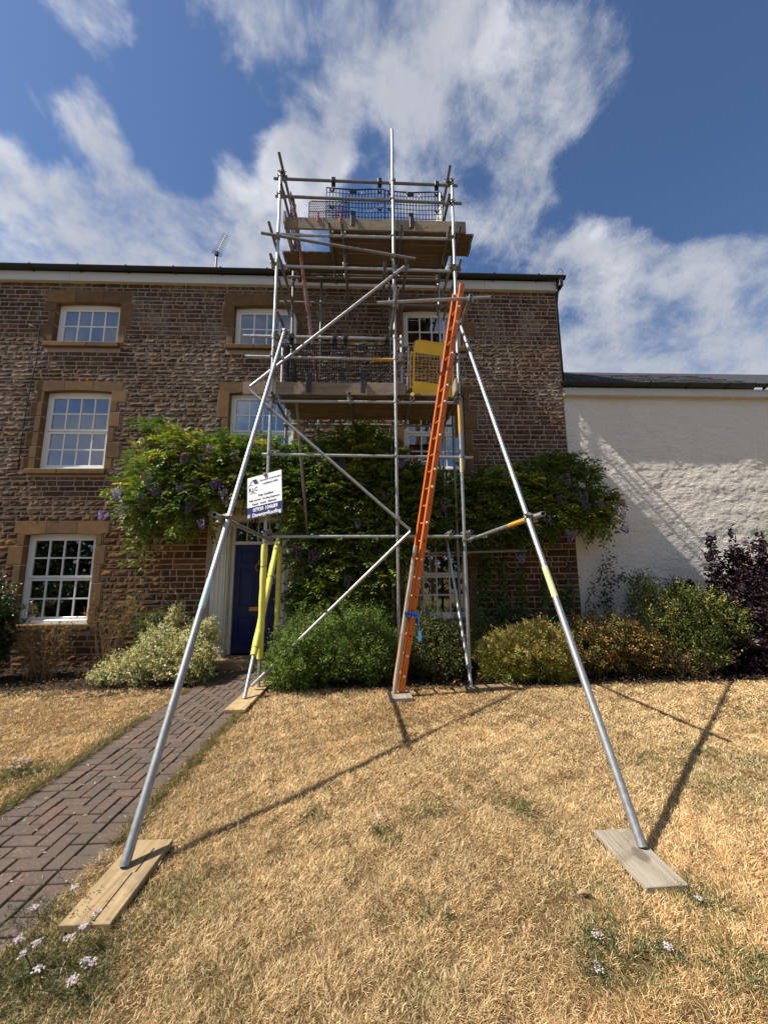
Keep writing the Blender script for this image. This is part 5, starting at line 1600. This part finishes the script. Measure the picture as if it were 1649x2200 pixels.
# domed shrub with straw-coloured flower heads
gd = shrub('gold_tipped_shrub', 'domed wiry shrub topped with straw-gold flower heads beside the right raker', [(2.05, -1.25, .30, .38, .36, .34), (2.5, -1.22, .38, .44, .40, .38), (2.75, -1.3, .26, .26, .32, .28)], 2600, 15, (.075, .0065), [(0.36, 0.37, 0.07), (0.48, 0.44, 0.10), (0.26, 0.27, 0.06)], spread=.06, shell=.16, upness=.5, fuzz=.16)
B = [(2.05, -1.25, .34, .42, .41, .40), (2.5, -1.22, .44, .49, .47, .43), (2.75, -1.3, .30, .31, .38, .34)]
tp, td = on_blobs(B, 2300, .05)
k = (td[:, 2] > -.05) & (tp[:, 2] > .12)
tp = tp[k]
q_ = np.repeat(tp, 9, 0) + RNG.normal(0, .010, (len(tp) * 9, 3))
V, F, C = leaves(q_ - np.array(gd.location), RNG.normal(0, 1, q_.shape), RNG.normal(0, 1, q_.shape), .014, .012, pick([(0.70, 0.50, 0.18), (0.76, 0.58, 0.25), (0.55, 0.35, 0.13)], len(q_), .25))
np_mesh('flower_heads', V, F, 'petal', gd, C)
shrub('rusty_shrub', 'clipped shrub with rust-brown scorched leaves right of the right raker', [(3.42, -1.0, .42, .42, .44, .42), (3.85, -.95, .46, .5, .44, .42), (4.25, -1.0, .38, .4, .4, .38)],
      3600, 9, (.032, .021), [(0.14, 0.16, 0.038), (0.22, 0.20, 0.05), (0.09, 0.11, 0.03), (0.45, 0.23, 0.07)], wts=[.38, .22, .28, .12], spread=.04, tipcol=((0.52, 0.26, 0.09), .5), shell=.18)
shrub('olive_shrub', 'tall loose olive-green shrub against the white wall', [(4.95, -.85, .78, .45, .42, .50), (5.35, -.85, .92, .48, .42, .46), (5.7, -.95, .74, .42, .40, .42), (4.72, -.6, 1.2, .22, .24, .38), (5.2, -1.0, .4, .5, .4, .35), (5.3, -.6, 1.25, .2, .2, .2)],
      2300, 9, (.055, .021), [(0.14, 0.175, 0.04), (0.20, 0.225, 0.05), (0.09, 0.125, 0.032), (0.28, 0.28, 0.075)], spread=.055, nstem=60)
wiry('withered_plant', 'brown dead stems at the foot of the olive-green shrub', 4.3, 5.6, -1.2, .32, 40, [(0.20, 0.12, 0.06), (0.14, 0.09, 0.045)], None, nleaf=10, lsize=(.03, .01))
# purple smoke bush: upright wands of round leaves
shrub('purple_smoke_bush', 'tall dark purple smoke bush at the right edge', [(5.78, -.85, .7, .24, .28, .6), (5.80, -.85, 1.55, .075, .08, .62), (5.98, -.8, 1.35, .07, .08, .5), (6.15, -.9, .75, .30, .32, .7), (6.22, -.85, 1.6, .085, .09, .55), (6.45, -.85, 1.45, .09, .1, .6), (6.55, -.85, .8, .34, .34, .75), (5.42, -.7, 1.25, .17, .14, .10), (6.0, -1.1, .35, .45, .35, .35), (6.75, -.8, 1.6, .1, .1, .55)],
      1250, 8, (.078, .062), [(0.036, 0.018, 0.027), (0.05, 0.024, 0.034), (0.025, 0.013, 0.02), (0.07, 0.04, 0.05)], spread=.06, upness=1.2, nstem=50, cat='shrub')
shrub('conifer', 'grey-green feathery conifer tip at the right edge of the white wall', [(7.35, -.5, 1.9, .18, .2, .75), (7.5, -.5, 1.2, .3, .3, 1.1)], 900, 16, (.035, .005), [(0.09, 0.12, 0.045), (0.13, 0.15, 0.06)], spread=.07, upness=.8)
# climbing rose on the corner, thin and half bare
def climber(name, label, paths, nleaf, pal, lsize, hips=None):
    b0 = paths[0][0]
    root = empty(name, b0, label, 'climber')
    mb = MB(); P_ = []
    for pth in paths:
        P = [Vector(q) - Vector(b0) for q in pth]; o_ = []
        for a, b in zip(P[:-1], P[1:]):
            for q in range(6): o_.append(a.lerp(b, q / 6) + Vector((random.uniform(-.015, .015), random.uniform(-.012, .012), random.uniform(-.015, .015))))
        o_.append(P[-1])
        mb.tube(o_, list(np.linspace(.007, .0025, len(o_))), 5, cap=False)
        for q in range(nleaf):
            i = int(len(o_) * (random.random() ** .7)) % len(o_)
            P_.append(o_[i] + Vector((random.gauss(0, .06), random.gauss(0, .03) - .02, random.gauss(0, .06))))
    mb.build('stems', 'bark', root)
    n = len(P_)
    V, F, C = leaves(np.array([tuple(v) for v in P_]), RNG.normal(0, 1, (n, 3)) + np.array([0, -.2, -.2]), RNG.normal(0, .5, (n, 3)) + np.array([0, -.8, .4]), lsize[0] * RNG.uniform(.6, 1.3, n), lsize[1], pick(pal, n, .3))
    np_mesh('foliage', V, F, 'leaf', root, C)
climber('climbing_rose', 'thin half-bare climbing rose at the corner of the white wall', [[(3.85, -.2, .3), (3.95, -.15, 1.0), (4.3, -.1, 1.5), (4.55, -.1, 1.85)], [(3.9, -.2, .3), (4.1, -.12, .9), (4.45, -.1, 1.35), (4.75, -.1, 1.5)], [(3.8, -.2, .3), (3.7, -.12, 1.1), (3.75, -.1, 1.75)], [(4.0, -.2, .2), (4.35, -.12, .8), (4.4, -.1, 1.2)], [(4.0, -.2, .2), (4.7, -.12, .7), (4.95, -.1, 1.3)], [(4.0, -.2, .2), (4.9, -.12, .7), (5.15, -.1, 1.1)]],
        150, [(0.08, 0.10, 0.04), (0.13, 0.08, 0.05), (0.20, 0.09, 0.05), (0.07, 0.10, 0.035)], (.060, .036))
climber('wall_climber', 'leafy green climber on the shaded stone wall right of the ground-floor window', [[(2.2, -.15, .2), (2.3, -.12, 1.0), (2.1, -.1, 1.9)], [(2.3, -.15, .2), (2.5, -.12, .9), (2.45, -.1, 1.7)], [(2.4, -.15, .2), (2.8, -.12, 1.0), (2.75, -.1, 1.6)], [(2.5, -.15, .2), (3.2, -.12, 1.0), (3.3, -.1, 1.6)], [(2.1, -.15, .3), (2.0, -.12, 1.2), (2.15, -.1, 1.7)], [(3.0, -.15, .2), (3.5, -.12, .9), (3.7, -.1, 1.2)]],
        260, [(0.10, 0.16, 0.035), (0.07, 0.12, 0.028), (0.15, 0.21, 0.045)], (.08, .042))

# ------------------------------------------------------------------ wood across the lane behind the lawn
n = 26000
cx_ = RNG.uniform(-45, 45, n); top_ = 7.0 + 2.2 * np.sin(cx_ * .31) + 1.5 * np.sin(cx_ * .83 + 1)
pos = np.stack([cx_, -22 + RNG.normal(0, 1.4, n), top_ * RNG.random(n) ** .8], 1)
V, F, C = leaves(pos, RNG.normal(0, 1, (n, 3)), RNG.normal(0, 1, (n, 3)), RNG.uniform(.35, .8, n), RNG.uniform(.25, .5, n), pick([(0.05, 0.08, 0.018), (0.08, 0.11, 0.025), (0.035, 0.06, 0.015)], n, .3))
np_mesh('far_wood', V, F, 'leaf', None, C, kind='stuff')

# ------------------------------------------------------------------ parched grass
def patchn(x, y, s, o=0.0):
    # cheap vector value noise
    v = np.zeros_like(x)
    for k, (fx, fy, ph, am) in enumerate([(1, .3, .2, 1), (-.4, 1.1, 1.7, 1), (.9, -.8, 4.1, .8), (1.9, 1.3, 2.2, .6), (-2.1, 1.7, 5.0, .5), (3.1, -2.9, .7, .4), (4.3, 3.7, 3.3, .3)]):
        v += am * np.sin((x * fx + y * fy) * s + ph + o * (k + 1))
    return v / 3.0
def blades(name, x, y, h, w, col, lean=1.0):
    n = len(x)
    z = 0.0 * x
    an = 3.2 * patchn(x, y, 3.6, .9) + 2.4 * patchn(x, y, 14.0, 2.2) + RNG.normal(0, 1.5, n)
    ln = RNG.uniform(.35, 1.7, n) * lean
    p0 = np.stack([x, y, z - .004], 1)
    d = np.stack([np.cos(an) * ln, np.sin(an) * ln, np.ones(n)], 1); d = unit(d)
    mid = p0 + d * (h * .55)[:, None]
    d2 = unit(d + np.stack([np.cos(an) * .9, np.sin(an) * .9, -.35 * np.ones(n)], 1) * RNG.uniform(.2, 1.0, (n, 1)))
    tip = mid + d2 * (h * .5)[:, None]
    a2 = RNG.uniform(0, 2 * np.pi, n)
    sd = np.stack([np.cos(a2), np.sin(a2), 0 * a2], 1) * (w * .5)[:, None]
    V = np.stack([p0, mid - sd, mid + sd, tip], 1).reshape(-1, 3)
    i = (np.arange(n) * 4)[:, None]
    F = np.concatenate([i + np.array([[0, 2, 1]]), i + np.array([[1, 2, 3]])], 1).reshape(-1, 3)
    return np_mesh(name, V, F, 'straw', None, np.repeat(col, 4, 0), kind='stuff')
GREEN = [(-.38, -4.39, .09, .7), (.36, -4.38, .12, .5), (1.0, -4.38, .10, .9), (.09, -4.66, .06, .9), (1.05, -5.11, .20, .5), (1.06, -5.41, .18, .8), (.32, -5.19, .08, .6), (1.6, -5.16, .14, .6), (1.5, -5.49, .14, .8), (2.89, -3.67, .14, .5),
         (2.36, -3.81, .22, .45), (2.6, -4.24, .28, .4), (3.21, -3.86, .18, .5), (-.95, -5.04, .22, .5), (-1.29, -5.38, .30, .9), (-2.8, -3.76, .22, .7), (-4.95, -1.36, .10, .9), (4.17, -2.86, .12, .5), (-1.45, -4.3, .08, .5), (-1.48, -3.6, .07, .5), (-2.66, -2.9, .08, .6), (-2.66, -2.3, .07, .6), (2.0, -2.6, .1, .3), (.2, -5.5, .15, .4), (-.6, -5.5, .2, .35)]
def lawn_cols(x, y, n):
    base = np.array([(0.50, 0.36, 0.185), (0.58, 0.44, 0.245), (0.40, 0.265, 0.125), (0.24, 0.15, 0.068), (0.68, 0.555, 0.35)])
    pt = patchn(x, y, 3.0)
    pr_ = np.array([.28, .24, .22, .14, .12])
    k = RNG.choice(5, n, p=pr_)
    c = base[k] * RNG.uniform(.8, 1.2, (n, 1))
    c *= (1.30 + 0.18 * pt + .13 * patchn(x, y, 10.0, 1.3) + .20 * patchn(x, y, 27.0, .4) + .12 * patchn(x, y, 61.0, 3.0))[:, None].clip(.45, 1.7)
    red = patchn(x, y, 1.6, 2.0)
    c[:, 1] *= (1 - .08 * red.clip(0, 1)); c[:, 2] *= (1 - .16 * red.clip(0, 1))
    gmask = np.zeros(n)
    for (gx, gy, gr, gs) in GREEN:
        gmask = np.maximum(gmask, gs * np.exp(-(((x - gx) ** 2 + ((y - gy) * 1.15) ** 2) / (gr * gr))))
    gmask *= (0.75 + .5 * patchn(x, y, 23.0, 1.9)).clip(0, 1)
    gg = RNG.random(n) < (gmask * 0.8 + .02 + .05 * (patchn(x, y, 6.0, 4.0) > .75))
    c[gg] = pick([(0.09, 0.115, 0.03), (0.13, 0.15, 0.045), (0.06, 0.09, 0.025), (0.19, 0.18, 0.07)], int(gg.sum()), .25)
    return c, gg
def region(n, x0, x1, y0, y1, p=1.0):
    # more blades close to the lens, fewer at the back
    u = RNG.random(n) ** p
    y = y0 + (y1 - y0) * u
    x = RNG.uniform(x0, x1, n)
    return x, y
parts = []
for (n, x0, x1, y0, y1) in ((400000, -1.55, 3.2, -5.85, -4.3), (230000, -1.55, 4.6, -4.3, -3.0), (150000, -1.55, 7.0, -3.0, -1.58), (50000, -3.6, -2.47, -4.9, -3.0), (60000, -6.4, -2.47, -3.0, -1.42)):
    parts.append(region(n, x0, x1, y0, y1))
x = np.concatenate([p[0] for p in parts]); y = np.concatenate([p[1] for p in parts])
lim = np.where(x < -2, -1.42, -1.56) + .06 * patchn(x, y * 0, 2.4) + .03 * patchn(x, y * 0, 11)
edge_l = np.where(x > -2, -1.53 + .025 * patchn(y, y * 0, 5), -9); edge_r = np.where(x < -2, -2.51 + .025 * patchn(y, y * 0, 6), 99)
keep = (y < lim) & (x > edge_l - .03) & (x < edge_r + .03)
for (a, b, c, d) in ((-1.395, -1.165, -5.20, -4.64), (1.365, 1.59, -5.11, -4.68), (.235, .53, -2.19, -1.90), (-1.66, -1.42, -2.45, -1.25)):
    keep &= ~((x > a - .005) & (x < b + .005) & (y > c - .005) & (y < d + .005))
keep &= ~((patchn(x, y, 31.0, 1.1) < -.45) & (RNG.random(len(x)) < .6))
x, y = x[keep], y[keep]; n = len(x)
c, gg = lawn_cols(x, y, n)
dist = np.hypot(x, y + 7.25)
h = (RNG.uniform(.016, .050, n) + .010 * patchn(x, y, 5.0, .5) + .016 * patchn(x, y, 19.0, 2.5)).clip(.010, .085)
h[gg] *= 1.35
long_ = RNG.random(n) < .035
h[long_] = RNG.uniform(.035, .075, int(long_.sum()))
c[long_] = pick([(0.72, 0.58, 0.34), (0.62, 0.47, 0.25)], int(long_.sum()), .15)
wv = (0.0019 + 0.0009 * (dist - 1.7)) * RNG.uniform(.7, 1.4, n)
blades('grass', x, y, h, wv, c, 1.0)
tag(bpy.data.objects['grass'], 'short parched straw-coloured grass', 'grass')
# rougher green-brown fringe along the path edges
n = 26000
side_ = RNG.random(n) < .5
y = RNG.uniform(-5.8, -1.5, n); x = np.where(side_, -1.535 + np.abs(RNG.normal(0, .04, n)), -2.48 - np.abs(RNG.normal(0, .05, n)))
k = patchn(x * 0, y, 4.0) > -.2
x, y = x[k], y[k]; n = len(x)
keep = ~((x > -1.67) & (x < -1.16) & (((y > -5.21) & (y < -4.63)) | ((y > -2.46) & (y < -1.2))))
x, y = x[keep], y[keep]; n = len(x)
blades('grass_fringe', x, y, RNG.uniform(.03, .085, n), RNG.uniform(.002, .005, n), pick([(0.15, 0.15, 0.05), (0.24, 0.19, 0.08), (0.34, 0.24, 0.10), (0.10, 0.11, 0.035)], n, .25), .8)
tag(bpy.data.objects['grass_fringe'], 'longer green-brown grass along the edges of the brick path', 'grass')
# clods, bark and dead leaves on the bed
n = 16000
x = RNG.uniform(-7.5, 7.5, n); y = RNG.uniform(-1.75, -.05, n)
k = (x < -2.66) | (x > -1.45)
x, y = x[k], y[k]; n = len(x)
pos = np.stack([x, y, RNG.uniform(0, .05, n)], 1)
V, F, C = leaves(pos, RNG.normal(0, 1, (n, 3)) * np.array([1, 1, .3]), RNG.normal(0, .5, (n, 3)) + np.array([0, 0, 1]), RNG.uniform(.015, .06, n), RNG.uniform(.01, .03, n), pick([(0.05, 0.035, 0.022), (0.10, 0.07, 0.045), (0.20, 0.12, 0.06), (0.03, 0.022, 0.016), (0.28, 0.18, 0.10)], n, .3, [.32, .28, .14, .2, .06]))
o = np_mesh('bed_litter', V, F, 'leaf_dry', None, C, kind='stuff')
tag(o, 'dead leaves and bark chips on the flower beds', 'litter')
# fallen scraps on the paving
n = 260
pos = np.stack([RNG.uniform(-2.55, -1.5, n), RNG.uniform(-5.8, -.5, n), np.full(n, .014)], 1)
V, F, C = leaves(pos, RNG.normal(0, 1, (n, 3)) * np.array([1, 1, .05]), np.array([[0, 0, 1.0]]) + RNG.normal(0, .2, (n, 3)), RNG.uniform(.01, .045, n), RNG.uniform(.003, .012, n), pick([(0.40, 0.30, 0.16), (0.20, 0.13, 0.06), (0.5, 0.45, 0.36)], n, .3))
o = np_mesh('path_litter', V, F, 'leaf_dry', None, C, kind='stuff')
tag(o, 'straw scraps and dead leaves on the brick path', 'litter')

# ------------------------------------------------------------------ weeds and yarrow in the lawn
def yarrow(x, y, hgt, label, heads, spread, fol=60, tone=(0.66, 0.58, 0.60)):
    root = empty('yarrow', (x, y, 0), label, 'wildflower', 'yarrow flowering in the lawn')
    mb = MB(); hp = []
    for q in range(heads):
        b = Vector((random.uniform(-spread, spread), random.uniform(-spread, spread), hgt * random.uniform(.65, 1.1)))
        a = Vector((b.x * .4, b.y * .4, 0))
        mb.tube([a, a.lerp(b, .5) + Vector((random.uniform(-.01, .01), 0, 0)), b], [.0025, .002, .0016], 4, cap=False); hp.append(b)
    mb.build('stems', 'bark', root)
    for b in hp:
        m_ = 34
        p_ = np.array(b) + np.stack([RNG.normal(0, .008, m_), RNG.normal(0, .008, m_), RNG.normal(0, .003, m_)], 1)
        V, F, C = leaves(p_, RNG.normal(0, 1, (m_, 3)) * np.array([1, 1, .3]), np.array([[0, 0, 1.0]]) + RNG.normal(0, .3, (m_, 3)), .009, .008, pick([tone, (0.72, 0.68, 0.66), (0.5, 0.38, 0.42)], m_, .15))
        np_mesh('flower_head', V, F, 'petal', root, C)
    m_ = fol
    p_ = np.stack([RNG.normal(0, spread * .8 + .02, m_), RNG.normal(0, spread * .8 + .02, m_), RNG.uniform(.0, .03, m_)], 1)
    an = RNG.uniform(0, 6.28, m_)
    axv = np.stack([np.cos(an), np.sin(an), RNG.uniform(.2, 1.2, m_)], 1)
    P2 = np.repeat(p_, 8, 0) + np.repeat(unit(axv), 8, 0) * np.tile(np.linspace(0, .06, 8), m_)[:, None]
    V, F, C = leaves(P2, RNG.normal(0, 1, P2.shape) + np.repeat(axv, 8, 0) * .6, RNG.normal(0, 1, P2.shape), .017, .004, pick([(0.07, 0.10, 0.035), (0.10, 0.13, 0.05), (0.05, 0.08, 0.03)], len(P2), .2))
    np_mesh('foliage', V, F, 'leaf', root, C)
yarrow(-1.31, -5.36, .13, 'pink-white yarrow clump by the near end of the left board, bottom left corner', 8, .15, 200)
yarrow(-1.52, -5.12, .10, 'pink-white yarrow at the path edge beside the left board', 2, .10, 90)
yarrow(-1.10, -5.44, .09, 'pale yarrow cluster at the bottom edge right of the large yarrow clump', 4, .06, 60)
yarrow(-2.83, -3.72, .10, 'white yarrow on the left lawn beside the brick path', 7, .10, 110, (0.74, 0.73, 0.68))
yarrow(.96, -5.34, .05, 'single pale yarrow head in a green patch, lower right lawn', 1, .02, 40)
yarrow(1.25, -5.42, .06, 'pale yarrow head nearest the bottom right corner', 2, .02, 30)
yarrow(.91, -5.49, .04, 'pink yarrow head lowest in the right-hand green patch', 1, .015, 30)
yarrow(.05, -4.60, .11, 'white yarrow stem alone in the middle of the lawn', 1, .012, 24, (0.74, 0.73, 0.7))
yarrow(1.58, -5.17, .05, 'tiny pale flower at the near corner of the right board', 1, .015, 24)
def weed(x, y, r, label, n=40):
    root = empty('weed', (x, y, 0), label, 'weed', 'green weeds in the dry lawn')
    an = RNG.uniform(0, 6.28, n)
    n = max(8, int(n * .55)); an = an[:n]
    p_ = np.stack([np.cos(an) * 1.5, np.sin(an) * .8, 0 * an], 1) * RNG.uniform(0, r * 1.2, (n, 1)) + RNG.normal(0, r * .3, (n, 3)) * np.array([1, 1, 0])
    P2 = np.repeat(p_, 7, 0); axv = np.stack([np.cos(an), np.sin(an), RNG.uniform(.25, 1.0, n)], 1)
    P2 = P2 + np.repeat(unit(axv), 7, 0) * np.tile(np.linspace(0, .055, 7), n)[:, None]
    V, F, C = leaves(P2, RNG.normal(0, .8, P2.shape) + np.repeat(axv, 7, 0), RNG.normal(0, .6, P2.shape) + np.array([0, 0, 1]), .024, .007, pick([(0.09, 0.12, 0.05), (0.13, 0.155, 0.06), (0.19, 0.20, 0.085)], len(P2), .25))
    np_mesh('foliage', V, F, 'leaf', root, C)
weed(1.0, -4.38, .08, 'dark green weed left of the right board')
weed(.36, -4.36, .09, 'grey-green weed tuft in the middle of the lawn', 26)
weed(-.38, -4.39, .05, 'small green weed near the left raker shadow', 20)
weed(.10, -4.66, .04, 'green weed at the foot of the lone white yarrow', 18)
weed(1.08, -5.40, .10, 'green weed patch in the lower right lawn', 50)
weed(1.52, -5.47, .09, 'green weed at the bottom right edge', 40)
weed(.30, -5.16, .06, 'green weed at the lower centre of the lawn', 24)
weed(1.68, -5.15, .08, 'green weed right of the right board', 34)
weed(-4.95, -1.42, .12, 'green weed tuft at the back edge of the left lawn', 60)
weed(2.9, -3.66, .07, 'green weed in the right raker shadow', 26)
weed(3.2, -3.88, .09, 'green weed at the right edge of the lawn', 26)
weed(-.12, -1.62, .10, 'leafy green weed at the front of the dense rounded shrub', 40)
o = MB().tube([(1.02, -5.12, .03), (1.05, -5.115, .036), (1.085, -5.13, .03)], [.006, .012, .005], 8).build('pebble', 'doorstep', smooth=True)
tag(o, 'small tan pebble in the grass left of the right board', 'stone')
